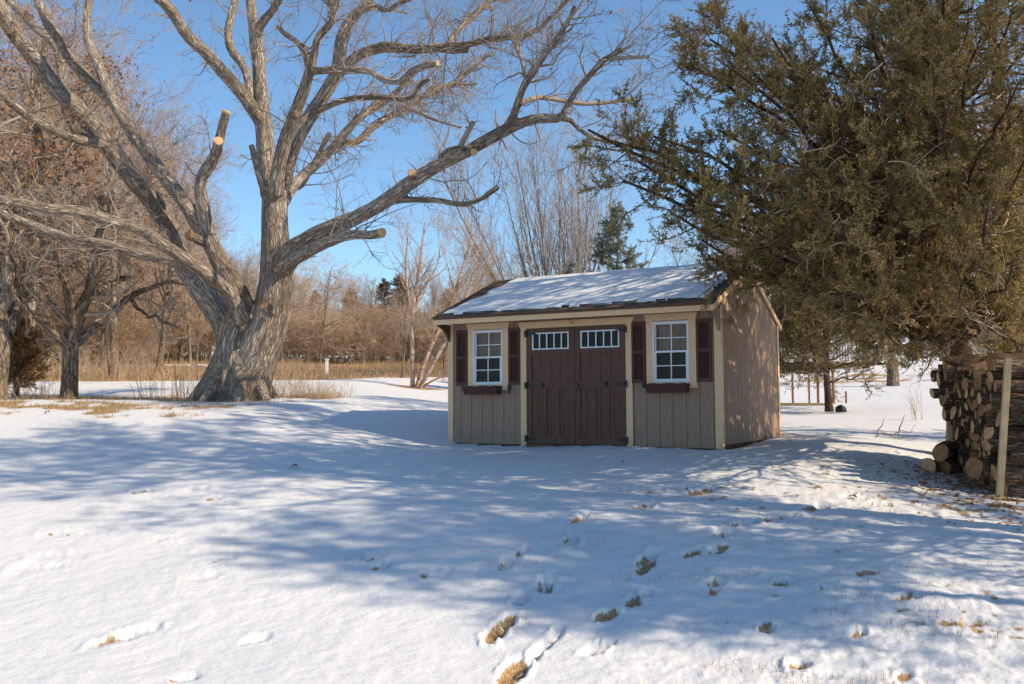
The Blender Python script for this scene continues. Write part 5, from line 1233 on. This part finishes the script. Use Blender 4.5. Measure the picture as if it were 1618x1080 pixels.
LEFT = [(-640, 1500), (-300, 1300), (-100, 1180), (0, 1150), (60, 1142), (105, 1120), (140, 1170), (185, 1185), (205, 1150), (230, 1100), (265, 1030), (300, 1050), (340, 1085), (380, 1165), (410, 1230), (440, 1285), (475, 1335), (510, 1390), (540, 1420), (575, 1450)]


def cedars():
    g = np.random.default_rng(41)
    # the wide cedar standing in front of the woodpile's far end
    D = 13.0; base = on(1522, D); T = trunk_curve(g, 10.5, 0.21, 0.02)
    T[0][0, :, 0] += np.interp(T[0][0, :, 2], [0, 1.4, 2.4, 4, 9], [0, 0, -0.10, -0.18, -0.1])
    tips = []
    while len(tips) < 135:
        py = g.uniform(-560, 485) if g.random() < 0.82 else g.uniform(220, 480)
        xl = np.interp(py, [p[0] for p in LEFT], [p[1] for p in LEFT])
        px = xl + (1730 - xl) * g.random() ** 1.2
        dx = abs(px - 1520) / F_PX * D; R = 3.4 * np.clip((py + 700) / 700, 0.12, 1)
        dd = math.sqrt(max(R * R - dx * dx * 0.75, 0.4)) * g.uniform(-0.95, 0.8)
        tips.append(at(px, py, D + dd))
    named = [(930, 205, 9.9), (962, 222, 10.0), (1000, 250, 9.8), (1032, 215, 10.2), (985, 285, 9.9), (1060, 335, 9.6), (1110, 380, 10.2), (1078, 98, 10.4), (1115, 25, 10.3), (1135, 205, 10.6), (1120, 405, 10.8), (1215, 430, 11.2), (1290, 475, 10.8), (1330, 490, 10.8), (1380, 500, 10.6), (1440, 495, 11.0), (1500, 488, 10.8), (1560, 490, 10.6), (1610, 480, 10.6), (1400, 470, 9.4), (1520, 450, 9.2), (1600, 420, 9.0), (1560, 330, 8.8), (1450, 40, 9.4), (1550, 60, 9.2), (1600, 20, 9.6), (1500, -60, 9.6), (1400, -80, 9.8), (1610, 130, 9.2), (1570, 210, 9.0), (1460, 120, 9.0), (1350, -30, 9.4), (1280, 10, 9.6), (1640, 60, 10.2), (1590, -90, 10.2), (1530, 10, 10.5), (1480, -10, 10.8), (1620, 250, 9.4), (1660, 180, 10), (1590, 330, 9.6), (1640, 400, 9.8), (1122, 62, 10.2), (1160, 112, 9.6), (1075, 305, 10.0), (1150, 350, 9.5), (1180, 300, 9.0), (1250, 250, 8.9), (1230, 400, 9.6), (1330, 450, 9.3), (1290, 340, 8.8), (1200, 180, 9.2), (1300, 130, 8.9), (1220, 60, 9.2), (1400, 250, 8.6), (1380, 60, 8.7), (1500, 160, 8.5)]
    E = np.array(tips + [at(*q) for q in named]) - base; nt_ = len(tips)
    run = np.hypot(E[:, 0], E[:, 1])
    h0 = np.clip(E[:, 2] - run * g.uniform(0.12, 0.5, len(E)), 1.75, 9.5)
    h0[nt_:] = np.clip(E[nt_:, 2] - run[nt_:] * 0.12, 1.75, 8)
    tz = T[0][0]; S_ = np.stack([np.interp(h0, tz[:, 2], tz[:, 0]), np.interp(h0, tz[:, 2], tz[:, 1]), h0], 1)
    lb = limb_curves(g, S_, E, -0.06 * run)
    dead = spawn(g, lb, 380, 0.6, (40, 85), K=6, wig=0.3, up=0.0, t0=0.05, t1=1.0, rmin=0.005); dead2 = spawn(g, dead, 1500, 0.3, (30, 70), K=3, wig=0.3, up=0, rmin=0.0032)
    fol = cedar_foliage(g, lb, 2700, 20500, 600000, tone=(0.62, 0.25), sub=0.50, spray=0.18, leaf=0.034, lw=0.0070, t0=0.38)
    assemble_cedar('red_cedar', base, T, lb, [dead, dead2], fol, 'wide bronze-green red cedar whose boughs hang over the right end of the shed', 'red cedars')
    # its neighbours share one shape
    p = cedar_generic(g, 10.5, 3.3, 0.21, 2.0)
    proto = assemble_cedar('red_cedar', (0, 0, 0), p[0], p[1], p[2], p[3], None, None)
    for (x, y, s, rz, lab) in ((*on(1603, 15.5)[:2], 1.0, 0.7, 'second red cedar, its shaggy trunk at the right edge behind the woodpile'),
                                                              (8.1, 6.2, 0.78, 4.0, 'red cedar out of frame on the near right, casting the foreground shade')):
        put(proto, USED, (x, y, gz(x, y)), rz, s, lab, 'tree', 'red cedars')
    q = cedar_generic(g, 9.3, 1.15, 0.15, 5.9, nl=55, nsub=900, nspray=5200, nleaf=100000)
    root, ch = assemble_cedar('red_cedar', (0, 0, 0), q[0], q[1], q[2], q[3], None, None)
    put((root, ch), USED, (9.2, 3.9, gz(9.2, 3.9)), 0.4, 1.0, 'slim red cedar out of frame, farthest to the right and nearest the camera', 'tree', 'red cedars')
    # a tall one with a high crown just out of frame
    q = cedar_generic(g, 13.5, 2.9, 0.24, 6.6, nl=80)
    root, ch = assemble_cedar('red_cedar', (0, 0, 0), q[0], q[1], q[2], q[3], None, None)
    put((root, ch), USED, (7.0, 7.0, gz(7.0, 7.0)), 1.0, 1.0, 'tallest red cedar, high-crowned, its trunk out of frame on the right', 'tree', 'red cedars')
    # small cedar beyond the shed
    q = cedar_generic(g, 4.0, 1.75, 0.085, 0.55, nl=75, nsub=1300, nspray=8000, nleaf=120000, big=0.75)
    root, ch = assemble_cedar('red_cedar', (0, 0, 0), q[0], q[1], q[2], q[3], None, None)
    put((root, ch), USED, on(1309, 24), 0.3, 1.22, 'small low-branched cedar with a crooked bare trunk, on the snow right of the shed', 'tree', 'red cedars')
    root.rotation_euler = (0, math.radians(-7), 0.3)


cedars()


def conifers():
    g = np.random.default_rng(53)
    def spruce(H, R, n=130, nsub=1100, nleaf=60000, lw=0.006, ll=0.05, nspray=0):
        T = trunk_curve(g, H, 0.09, 0.0)
        z = 0.25 + (H - 0.35) * np.sort(g.random(n)); a = g.random(n) * 6.283; w = R * (1 - z / H) ** 0.85 * g.uniform(0.75, 1.08, n) + 0.05
        tz = T[0][0]; S_ = np.stack([np.interp(z, tz[:, 2], tz[:, 0]), np.interp(z, tz[:, 2], tz[:, 1]), z], 1)
        E = S_ + np.stack([np.cos(a) * w, np.sin(a) * w, 0.28 * w], 1); lb = limb_curves(g, S_, E, -0.12 * w)
        b2 = spawn(g, lb, nsub, 0.42, (30, 60), K=4, wig=0.1, up=0.10, t0=0.15, rmin=0.004, byt=0.4, flat=0.35)
        lv = leaves(g, b2, nleaf, ll, lw, 0.7, jitter=0.006, tone=(0.52, 0.25)); l2 = leaves(g, lb, nleaf // 4, ll, lw, 0.7, t0=0.3, tone=(0.5, 0.25))
        return T, lb, b2, (np.vstack([lv[0], l2[0]]), np.vstack([lv[1], l2[1] + len(lv[0])]), np.concatenate([lv[2], l2[2]]))
    def make(name, q, leafm):
        root = empty(name, (0, 0, 0))
        V, Q, bk = levels_mesh([q[0], q[1]], [9, 5], bark=True); a = link('trunk', mesh_np('trunk', V, Q, vvec={'bark': bk}), 'grey_bark', root)
        Vt, Qt, _ = levels_mesh([q[2]], [3]); b = link('branchlets', mesh_np('branchlets', Vt, Qt), 'twig_brown', root)
        c = link('crown', mesh_np('crown', q[3][0], q[3][1], fattr={'tone': q[3][2]}), leafm, root)
        return root, [a, b, c]
    sp = make('blue_spruce', spruce(6.0, 2.1, lw=0.011, ll=0.075), 'spruce_leaf')
    b = on(966, 30); top = at(966, 322, 30)[2]
    put(sp, USED, b, 0.3, (top - b[2]) / 6.0, 'blue-green spruce rising behind the shed roof', 'tree')
    b = on(908, 33); put(sp, USED, b, 2.3, (at(908, 412, 33)[2] - b[2]) / 6.0, 'lower blue spruce whose tip just clears the shed roof', 'tree')
    dk = make('dark_evergreen', spruce(7.0, 3.0, n=110, nsub=900, nleaf=30000, lw=0.020, ll=0.11), 'dark_conifer')
    for px, d, ty in ((498, 80, 458), (562, 78, 455), (604, 80, 438), (622, 84, 432), (640, 80, 450), (60, 66, 330), (700, 84, 455)):
        b = on(px, d); s = (at(px, ty, d)[2] - b[2]) / 7.0
        put(dk, USED, b, px * 1.3, s, 'dark brownish evergreen in the wood, %s' % ('left of the big oak' if px < 385 else 'between the big oak and the birch'), 'tree', 'dark evergreens of the wood')
    # rusty juniper low at the left edge
    q = spruce(1.9, 0.75, n=70, nsub=700, nleaf=26000, lw=0.006, ll=0.06)
    jn = make('rusty_juniper', q, 'rust_needle')
    put(jn, USED, on(26, 20.5), 0, 0.95, 'rust-brown dying juniper beside the lichened trunk at the left edge', 'bush')


conifers()


# ------------------------------------------------------------------ firewood
ORD = ['zeroth', 'first', 'second', 'third', 'fourth', 'fifth', 'sixth', 'seventh', 'eighth', 'ninth', 'tenth', 'eleventh', 'twelfth', 'thirteenth', 'fourteenth', 'fifteenth', 'sixteenth', 'seventeenth', 'eighteenth', 'nineteenth', 'twentieth']


def log_end_mat():
    m = bpy.data.materials.new('log_end'); m.use_nodes = True; n = m.node_tree; N = n.nodes; L = n.links; b = N['Principled BSDF']
    tc = N.new('ShaderNodeTexCoord'); w = N.new('ShaderNodeTexWave'); w.wave_type = 'RINGS'; w.rings_direction = 'X'; w.inputs['Scale'].default_value = 22; w.inputs['Distortion'].default_value = 2.2; w.inputs['Detail'].default_value = 3
    L.new(tc.outputs['Object'], w.inputs['Vector'])
    oi = N.new('ShaderNodeObjectInfo'); r = N.new('ShaderNodeValToRGB'); e = r.color_ramp.elements
    e[0].color = (0.30, 0.155, 0.075, 1); e[1].color = (0.78, 0.46, 0.23, 1); x = e.new(0.5); x.color = (0.56, 0.30, 0.14, 1); L.new(oi.outputs['Random'], r.inputs[0])
    t = N.new('ShaderNodeTexNoise'); t.inputs['Scale'].default_value = 11; t.inputs['Detail'].default_value = 6; L.new(tc.outputs['Object'], t.inputs['Vector'])
    a = N.new('ShaderNodeMath'); a.operation = 'MULTIPLY_ADD'; a.inputs[1].default_value = 0.22; L.new(w.outputs['Fac'], a.inputs[0]); L.new(t.outputs[0], a.inputs[2])
    mr = N.new('ShaderNodeMapRange'); mr.inputs[1].default_value = 0.3; mr.inputs[2].default_value = 0.9; mr.inputs[3].default_value = 0.55; mr.inputs[4].default_value = 1.15; L.new(a.outputs[0], mr.inputs[0])
    mu = N.new('ShaderNodeMix'); mu.data_type = 'RGBA'; mu.blend_type = 'MULTIPLY'; mu.inputs[0].default_value = 1; L.new(r.outputs[0], mu.inputs[6]); L.new(mr.outputs[0], mu.inputs[7])
    L.new(mu.outputs[2], b.inputs['Base Color']); b.inputs['Roughness'].default_value = 0.9; b.inputs['Specular IOR Level'].default_value = 0.1
    MATS['log_end'] = m


log_end_mat()
mat('split_wood', (0.26, 0.15, 0.08), 0.9, 0.1, col2=(0.48, 0.30, 0.17), scale=6, stretch=(0.7, 9, 9), bump=0.5, bscale=14, bdist=0.01)


def make_log(g, rad, length, split, loc, ax, label, group, roll=0.0, tilt=0.0):
    """log lying along ax from its cut end at loc; split: 0 round, 1 half, 2 wedge"""
    if split == 0: th = np.linspace(0, 2 * np.pi, 16, endpoint=False); sec = np.stack([np.cos(th), np.sin(th)], 1) * rad
    elif split == 1: th = np.linspace(0, np.pi, 10); sec = np.stack([np.cos(th), np.sin(th) * 1.05 - 0.42], 1) * rad * 1.12
    else: th = np.linspace(0.35, 1.75, 8); sec = np.vstack([np.stack([np.cos(th), np.sin(th)], 1) * 1.75 - np.array([0.75, 0.85]), [[-0.72, -0.80]]]) * rad
    sec = sec * (1 + 0.07 * g.normal(size=(len(sec), 1))); c, s = math.cos(roll), math.sin(roll); sec = sec @ np.array([[c, s], [-s, c]])
    ns = len(sec); K = 9; V = []; bow = g.normal(size=2) * 0.02
    sl = g.normal(size=2) * 0.18
    for k in range(K + 1):
        t = k / K; f = 1 + 0.06 * g.normal() + 0.02 * g.normal(size=(ns, 1)); q = sec * f + bow * math.sin(math.pi * t) * 2
        if k == 0: q = sec
        x = t * length + (0 if k else (sec @ sl)) ; V.append(np.stack([np.broadcast_to(x, ns), q[:, 0], q[:, 1]], 1))
    V = np.array(V); i = np.arange(K)[:, None] * ns; j = np.arange(ns)[None]; j2 = (j + 1) % ns
    Q = np.stack([i + j, i + j2, i + ns + j2, i + ns + j], -1).reshape(-1, 4)[:, ::-1]
    a = np.arctan2(sec[:, 1], sec[:, 0])
    bk = np.stack([np.stack([np.cos(a) * rad, np.sin(a) * rad, np.full(ns, V[k, 0, 0] * 0.25)], 1) for k in range(K + 1)]) + g.random(3) * 9
    Tc = np.array([[K * ns + k, K * ns, K * ns + k + 1] for k in range(1, ns - 1)])
    me = mesh_np('log', V.reshape(-1, 3), Q, Tc, smooth=(split == 0), vvec={'bark': bk.reshape(-1, 3)})
    o = link('log', me, 'log_bark'); tag(o, label, 'log', group)
    # the sawn ends, split wood faces
    m = MB(); e0 = V[0] + np.array([-0.004, 0, 0]); m.add(np.vstack([e0 * np.array([1, .97, .97]), e0.mean(0)[None] - np.array([[0.003, 0, 0]])]), [(k, (k + 1) % ns, ns) for k in range(ns)])
    if split:   # bare split faces just proud of the bark skin
        idx = [(ns - 1, 0)] if split == 1 else [(ns - 2, ns - 1), (ns - 1, 0)]
        for (p, q) in idx:
            for k in range(K):
                F4 = np.array([V[k, p], V[k, q], V[k + 1, q], V[k + 1, p]]); nn = np.cross(F4[1] - F4[0], F4[3] - F4[0]); nn /= np.linalg.norm(nn) + 1e-9
                cen = np.array([F4[:, 0].mean(), 0, 0]); sgn = 1 if nn @ (F4.mean(0) - cen) > 0 else -1
                m.add(F4 + nn * sgn * 0.004, [(0, 1, 2, 3)])
    m.build('cut_face', 'split_wood' if split else 'log_end', o)
    ax = unit(np.asarray(ax, float)); yv = unit(np.cross([0, 0, 1], ax)); zv = np.cross(ax, yv)
    Mx = Matrix(((ax[0], yv[0], zv[0], loc[0]), (ax[1], yv[1], zv[1], loc[1]), (ax[2], yv[2], zv[2], loc[2]), (0, 0, 0, 1)))
    o.matrix_world = Mx
    return o


def woodpile():
    g = np.random.default_rng(61)
    P0 = hit(1579, 787); P1 = hit(1503, 742); f = unit((P1 - P0) * np.array([1, 1, 0])); a = np.array([f[1], -f[0], 0]); L = np.linalg.norm((P1 - P0)[:2])
    zb = lambda s: gz(*(P0 + f * s + a * 0.2)[:2])
    def post(p, top, w, lab):
        r = empty('wooden_post', tuple(p), 0, lab, 'post', 'posts holding the firewood')
        m = MB(); d = w / 2; b0 = np.array([0, 0, -0.1]); t = np.asarray(top) - p; V = []
        for q in (b0, t):
            for sx, sy in ((-1, -1), (1, -1), (1, 1), (-1, 1)): V.append(q + f * sx * d + a * sy * d)
        m.add(V, [(0, 3, 2, 1), (4, 5, 6, 7), (0, 1, 5, 4), (1, 2, 6, 5), (2, 3, 7, 6), (3, 0, 4, 7)]); m.build('plank', 'lumber', r, bevel=0.003)
    post(P0 - f * 0.04 - a * 0.02, at(1593, 566, (P0 - CAM) @ _F), 0.064, 'pale squared lumber post standing at the near end of the firewood stack')
    post(P1 + f * 0.06, P1 + np.array([0, 0, 1.25]), 0.064, 'pale squared lumber post at the far end of the stack, behind the logs')
    rows = []; top = np.zeros(80)
    ss = np.linspace(0, L, 80); zc = np.array([zb(s) for s in ss]) - 0.02
    row = 0
    while row < 12:
        row += 1; s = 0.02 + (0.06 if row % 2 else 0.0) + g.random() * 0.04; j = 0; any_ = False
        while s < L - 0.06:
            rad = g.uniform(0.075, 0.11) if row == 1 else g.choice([g.uniform(0.045, 0.068), g.uniform(0.065, 0.10)], p=[.55, .45])
            if row >= 6: rad *= 1.05
            k = (ss > s) & (ss < s + 2 * rad); z0 = np.median(zc[k]) if k.any() else zc[-1]
            H = z0 + rad - zb(s + rad)
            lim = 1.47 + 0.05 * g.normal()
            if H + rad < lim:
                j += 1; any_ = True
                rest = s / L
                off = g.uniform(-0.11, 0.06) - (0.24 * np.clip((H - 0.62) / 0.4, 0, 1) * np.clip(rest * 1.5 - 0.1, 0, 1))
                p = P0 + f * (s + rad) + a * (0.10 + off); p[2] = z0 + rad
                ln = g.uniform(1.15, 1.5); d = a + f * g.normal() * 0.07 + np.array([0, 0, g.normal() * 0.035])
                sp = g.choice([0, 1, 2], p=[.62, .2, .18]); 
                if row == 1 or j == 1: sp = 0
                kind = ('round', 'halved', 'split wedge')[sp]
                lab = '%s log in the firewood stack, %s row up, %s from the near post' % (kind, ORD[row], ORD[min(j, 20)])
                make_log(g, rad, ln, sp, p, d, lab, 'logs of the firewood stack', roll=g.random() * 6.28)
                zc[k] = np.maximum(zc[k], z0 + 2 * rad * (0.93 if sp == 0 else 0.85))
            s += 2 * rad * 0.99
        if not any_: break
    make_log(g, 0.125, 1.2, 0, P0 + f * 0.35 + a * -0.16 + np.array([0, 0, 0.30]), a + f * 0.35, 'thick pale-faced round log jutting out low beside the near post', 'logs of the firewood stack')
    # loose rounds left of the pile
    for px, py, r, lab in ((1486, 716, 0.125, 'thick round log on top of the three loose ones left of the firewood'), (1467, 738, 0.12, 'left log of the three loose rounds beside the firewood'), (1490, 739, 0.115, 'lower right log of the three loose rounds, next to the far post')):
        p = at(px, py, 11.4); make_log(g, r * 0.92, 0.75, 0, p, (0.75, 0.62, 0.0), lab, 'loose logs beside the firewood', roll=g.random())
    # bark chips and sawdust litter
    n = 900; sx = g.normal(size=n) * 0.9 + L * 0.3; sy = -np.abs(g.normal(size=n)) * 0.55 + 0.1
    P = P0[None] + f[None] * sx[:, None] + a[None] * sy[:, None]; P[:, 2] = gz0(P[:, 0], P[:, 1]) + ground_extra(P[:, 0], P[:, 1], True)[0] + 0.006
    d = unit(np.stack([g.normal(size=n), g.normal(size=n), 0.25 * g.normal(size=n)], 1)); e = unit(np.cross(d, [0, 0, 1.0]) + 0.3 * g.normal(size=(n, 3))); ll = (g.uniform(0.012, 0.05, n))[:, None]; ww = (g.uniform(0.005, 0.018, n))[:, None]
    V = np.stack([P - d * ll - e * ww, P + d * ll - e * ww * .6, P + d * ll * .8 + e * ww, P - d * ll * .7 + e * ww], 1).reshape(-1, 3)
    tag(link('bark_chips', mesh_np('bark_chips', V, np.arange(4 * n).reshape(-1, 4), fattr={'tone': np.clip(0.45 + .3 * g.normal(size=n), 0, 1)}), 'brown_leaf'), 'brown bark chips and splinters scattered on the snow before the firewood', 'bark chips', kind='stuff')


woodpile()


# ------------------------------------------------------------------ small growth and far structures
def small_things():
    g = np.random.default_rng(71)
    def stems(n, H, r, spread, up=0.1, tw=0.25, nsub=0):
        P = np.zeros((n, 6, 3)); a = g.random(n) * 6.283; q = g.random(n) ** 0.5 * spread
        P[:, 0, 0] = np.cos(a) * q; P[:, 0, 1] = np.sin(a) * q; P[:, 0, 2] = -0.05
        d = unit(np.stack([np.cos(a) * 0.25 * g.random(n), np.sin(a) * 0.25 * g.random(n), np.ones(n)], 1)); h = H * g.uniform(0.45, 1.0, n)
        for k in range(5): d = unit(d + tw * 0.4 * g.normal(size=(n, 3)) + np.array([0, 0, up])); P[:, k + 1] = P[:, k] + d * (h / 5)[:, None]
        B = (P, np.maximum(r * np.linspace(1, 0.35, 6)[None] * g.uniform(0.6, 1, n)[:, None], 0.002))
        return [B] + ([spawn(g, B, nsub, H * 0.3, (25, 60), K=3, wig=0.2, up=0.05, rmin=r * 0.4)] if nsub else [])
    def bush(name, Bs, m, loc, label, cat='bush', group=None, sides=(5, 4)):
        V, Q, _ = levels_mesh(Bs, list(sides[:len(Bs)])); o = link(name, mesh_np(name, V, Q), m); o.location = loc
        return tag(o, label, cat, group)
    bush('shoot_clump', stems(46, 0.95, 0.009, 1.0, nsub=90), 'twig_brown', on(285, 21), 'clump of thin dark upright shoots at the left foot of the big oak')
    bush('shoot_clump', stems(22, 0.8, 0.008, 0.6, nsub=30), 'twig_brown', on(322, 20), 'few dark shoots hard against the left root of the big oak')
    bush('weed_clump', stems(150, 0.6, 0.0045, 0.9, tw=0.5, nsub=300), 'twig_pink', on(470, 20.5), 'tangle of dry reddish weeds right of the big oak trunk')
    bush('weed_clump', stems(130, 0.42, 0.0045, 0.7, tw=0.5, nsub=260), 'twig_tan', on(510, 20), 'low dry weed tangle at the right end of the oak bank')
    bush('weed_clump', stems(90, 0.5, 0.0045, 0.6, tw=0.5, nsub=150), 'twig_tan', on(440, 21), 'pale dry weeds just right of the oak roots')
    bush('weed_clump', stems(110, 0.5, 0.006, 0.9, tw=0.5, nsub=240), 'twig_tan', on(48, 20), 'brown brushy tangle between the lichened trunk and the crabapple')
    bush('brush_clump', stems(140, 1.5, 0.009, 1.7, tw=0.6, nsub=600), 'twig_pink', on(170, 34), 'dry brush on the far side of the snow, right of the crabapple')
    bush('brush_clump', stems(140, 1.3, 0.009, 1.7, tw=0.6, nsub=600), 'twig_tan', on(80, 34), 'dry brush on the far side of the snow, left of the crabapple')
    bush('brush_clump', stems(120, 0.9, 0.009, 1.2, tw=0.6, nsub=400), 'twig_pink', on(440, 38), 'reddish brush behind the right side of the oak trunk, at the meadow edge')
    bush('brush_clump', stems(90, 1.1, 0.009, 1.2, tw=0.6, nsub=400), 'twig_brown', on(745, 36), 'dark brush close behind the left wall of the shed')
    bush('sapling', stems(9, 0.85, 0.007, 0.12, nsub=30), 'twig_tan', on(1449, 19.5), 'thin upright sapling clump on the snow, left of the firewood')
    bush('fallen_twig', [(np.array([[[-.35, 0, 0.02], [-.2, .05, .1], [-.05, 0, .06], [.12, .05, .14], [.25, 0, .10], [.36, .05, .24]], [[-.3, 0, .05], [-.28, .02, .15], [-.22, 0, .22], [-.2, 0, .28], [-.19, 0, .31], [-.18, 0, .34]], [[.05, 0, .08], [.1, .05, .2], [.16, .1, .26], [.18, .1, .33], [.2, .1, .37], [.22, .1, .4]], [[-.1, 0, .05], [-.02, -.05, .02], [.1, -.08, .02], [.2, -.1, .04], [.3, -.1, .02], [.4, -.1, .05]]]), np.tile(np.array([.012, .011, .009, .007, .005, .003]), (4, 1)))], 'twig_brown', on(1412, 15.3), 'bare crooked twig lying on the snow between shed and firewood', 'twig')
    # black lump beside the small cedar
    import bmesh
    bm = bmesh.new(); bmesh.ops.create_icosphere(bm, subdivisions=4, radius=1)
    for v in bm.verts:
        n = fbm(np.array([v.co.x * 1.5 + 4]), np.array([v.co.y * 1.5 + v.co.z * 1.1]), 4, 4)[0]; v.co *= 1 + 0.7 * n; v.co.x *= 0.14; v.co.y *= 0.12; v.co.z = max(v.co.z, -0.5) * 0.12
    me = bpy.data.meshes.new('rubbish_bag'); bm.to_mesh(me); bm.free(); me.polygons.foreach_set('use_smooth', np.ones(len(me.polygons), bool))
    o = link('rubbish_bag', me, 'black_plastic'); o.location = on(1327, 23.6) + np.array([0, 0, 0.05]); tag(o, 'black crumpled bag lying at the foot of the small cedar', 'bag')
    # rusty posts and bed edging behind the small cedar
    b0 = on(1240, 27); r = empty('garden_trellis', tuple(b0), 0, 'rust-brown garden trellis of thin posts behind the small cedar', 'trellis')
    for px, w in ((1252, .05), (1278, .045), (1292, .06), (1316, .06), (1336, .045)):
        p = on(px, 27) - b0; m = MB(); m.box(p[0] - w / 2, p[0] + w / 2, p[1] - w / 2, p[1] + w / 2, p[2] - 0.05, p[2] + (1.15 if px < 1330 else .35)); m.build('post', 'rust_wood', r)
    m = MB(); p = on(1228, 26.6) - b0; q = on(1312, 26.0) - b0
    m.add([p + (0, 0, -.05), q + (0, 0, -.05), q + (0, .06, -.05), p + (0, .06, -.05), p + (0, 0, .09), q + (0, 0, .09), q + (0, .06, .09), p + (0, .06, .09)], [(0, 3, 2, 1), (4, 5, 6, 7), (0, 1, 5, 4), (1, 2, 6, 5), (2, 3, 7, 6), (3, 0, 4, 7)]); m.build('edging_board', 'lumber', r)
    # white marker post on the meadow
    p = on(516, 36); r = empty('marker_post', tuple(p), 0, 'short white marker post on the meadow, right of the big oak', 'post')
    m = MB(); m.box(-.055, .055, -.055, .055, -.1, .66); m.build('shaft', 'white_paint', r, bevel=.004); m = MB(); m.prism([(-.075, .66), (.075, .66), (.05, .71), (-.05, .71)], 'y', -.07, .07); m.build('cap', 'white_paint', r)
    # snowy pole lying on the meadow
    m = MB(); p0, p1 = on(302, 47), on(340, 46); m.tube([p0 + (0, 0, .25), (p0 + p1) / 2 + (0, 0, .2), p1 + (0, 0, .12)], [.05, .055, .06], 8); tag(m.build('fallen_pole', 'white_paint', None, smooth=True), 'pale snow-covered pole lying in the meadow grass left of the oak trunk', 'pole')
    # houses across the lane
    def house(px, d, w, dp, h, rz, lab, deck):
        p = on(px, d); r = empty('house', tuple(p), rz, lab, 'house')
        m = MB(); m.box(-w / 2, w / 2, 0, dp, -0.3, h); m.prism([(0, h), (dp, h), (dp / 2, h + dp * 0.24)], 'x', -w / 2, w / 2); m.build('wall', 'grey_house', r)
        m = MB()
        for s in (0, 1):
            y0, y1 = (-0.4, dp / 2) if s == 0 else (dp + 0.4, dp / 2); z0 = h - 0.19; z1 = h + dp * 0.24 + .02
            m.prism([(y0, z0), (y1, z1), (y1, z1 + .16), (y0, z0 + .16)], 'x', -w / 2 - .35, w / 2 + .35)
        rf = m.build('roof', 'roof_snow', r)
        m = MB(); m.box(w * .2, w * .2 + .7, dp * .55, dp * .55 + .7, h, h + dp * .24 + .9); m.build('chimney', 'base_wood', rf)
        for k in range(3):
            x = -w / 2 + w * (k + .5) / 3; m = MB(); m.box(x - .6, x + .6, -.05, -.002, 1.0, 2.2); wn = m.build('window', 'white_paint', r); m = MB(); m.box(x - .5, x + .5, -.056, -.051, 1.08, 2.12); m.build('pane', 'dark_glass', wn)
        if deck:
            m = MB(); m.box(-w / 2, w / 2, -2.2, -.06, .25, .4)
            for x in np.arange(-w / 2 + .05, w / 2, .16): m.box(x - .02, x + .02, -2.18, -2.14, .4, 1.25)
            m.box(-w / 2, w / 2, -2.2, -2.12, 1.25, 1.32)
            for x in (-w / 2 + .1, 0, w / 2 - .1): m.box(x - .07, x + .07, -2.11, -1.97, -.3, 2.6)
            m.build('deck', 'white_paint', r)
    house(1285, 50, 9, 7, 2.7, 0.15, 'grey house with a white railed deck, behind the small cedar', True)
    house(1560, 86, 16, 8, 2.6, -0.1, 'long low grey house with a snowy roof, far behind the firewood', False)
    # leaves blown onto the snow
    for px, py, s, lab in ((465, 742, .10, 'single dead brown leaf on the shaded snow left of the doors'), (1140, 775, .07, 'dead leaf in the scuffed snow in front of the shed'), (1348, 785, .09, 'tan curled leaf on the snow left of the firewood'), (75, 652, .10, 'dead leaf on the bank near the crabapple'), (1165, 808, .05, 'small dark leaf on the snow below the shed corner'), (985, 733, .05, 'small dark leaf just before the double doors'), (1085, 773, .05, 'small brown leaf beside the scuffed snow')):
        p = hit(px, py); dz, _ = ground_extra(np.array([p[0]]), np.array([p[1]]), True)
        n = 9; t = np.linspace(0, 1, n); wd = np.sin(math.pi * t ** 0.8) * 0.36 * (1 + 0.35 * np.sin(t * 19)); cu = 0.35 * np.sin(t * 2.6)
        V = np.vstack([np.stack([(t - .5), wd, cu + .35 * np.abs(wd)], 1), np.stack([(t - .5), 0 * t, cu], 1), np.stack([(t - .5), -wd, cu + .3 * np.abs(wd)], 1)]) * s
        Q = [(i, i + 1, n + i + 1, n + i) for i in range(n - 1)] + [(n + i, n + i + 1, 2 * n + i + 1, 2 * n + i) for i in range(n - 1)]
        V = np.vstack([V, V - np.array([0, 0, 0.002])]); Q = Q + [tuple(x + 3 * n for x in q[::-1]) for q in Q]
        o = link('dead_leaf', mesh_np('dead_leaf', V, Q, fattr={'tone': np.full(len(Q), .3)}), 'brown_leaf'); o.location = (p[0], p[1], p[2] + dz[0] + 0.01); o.rotation_euler = (.2, .1, px); tag(o, lab, 'leaf', 'dead leaves on the snow')


small_things()
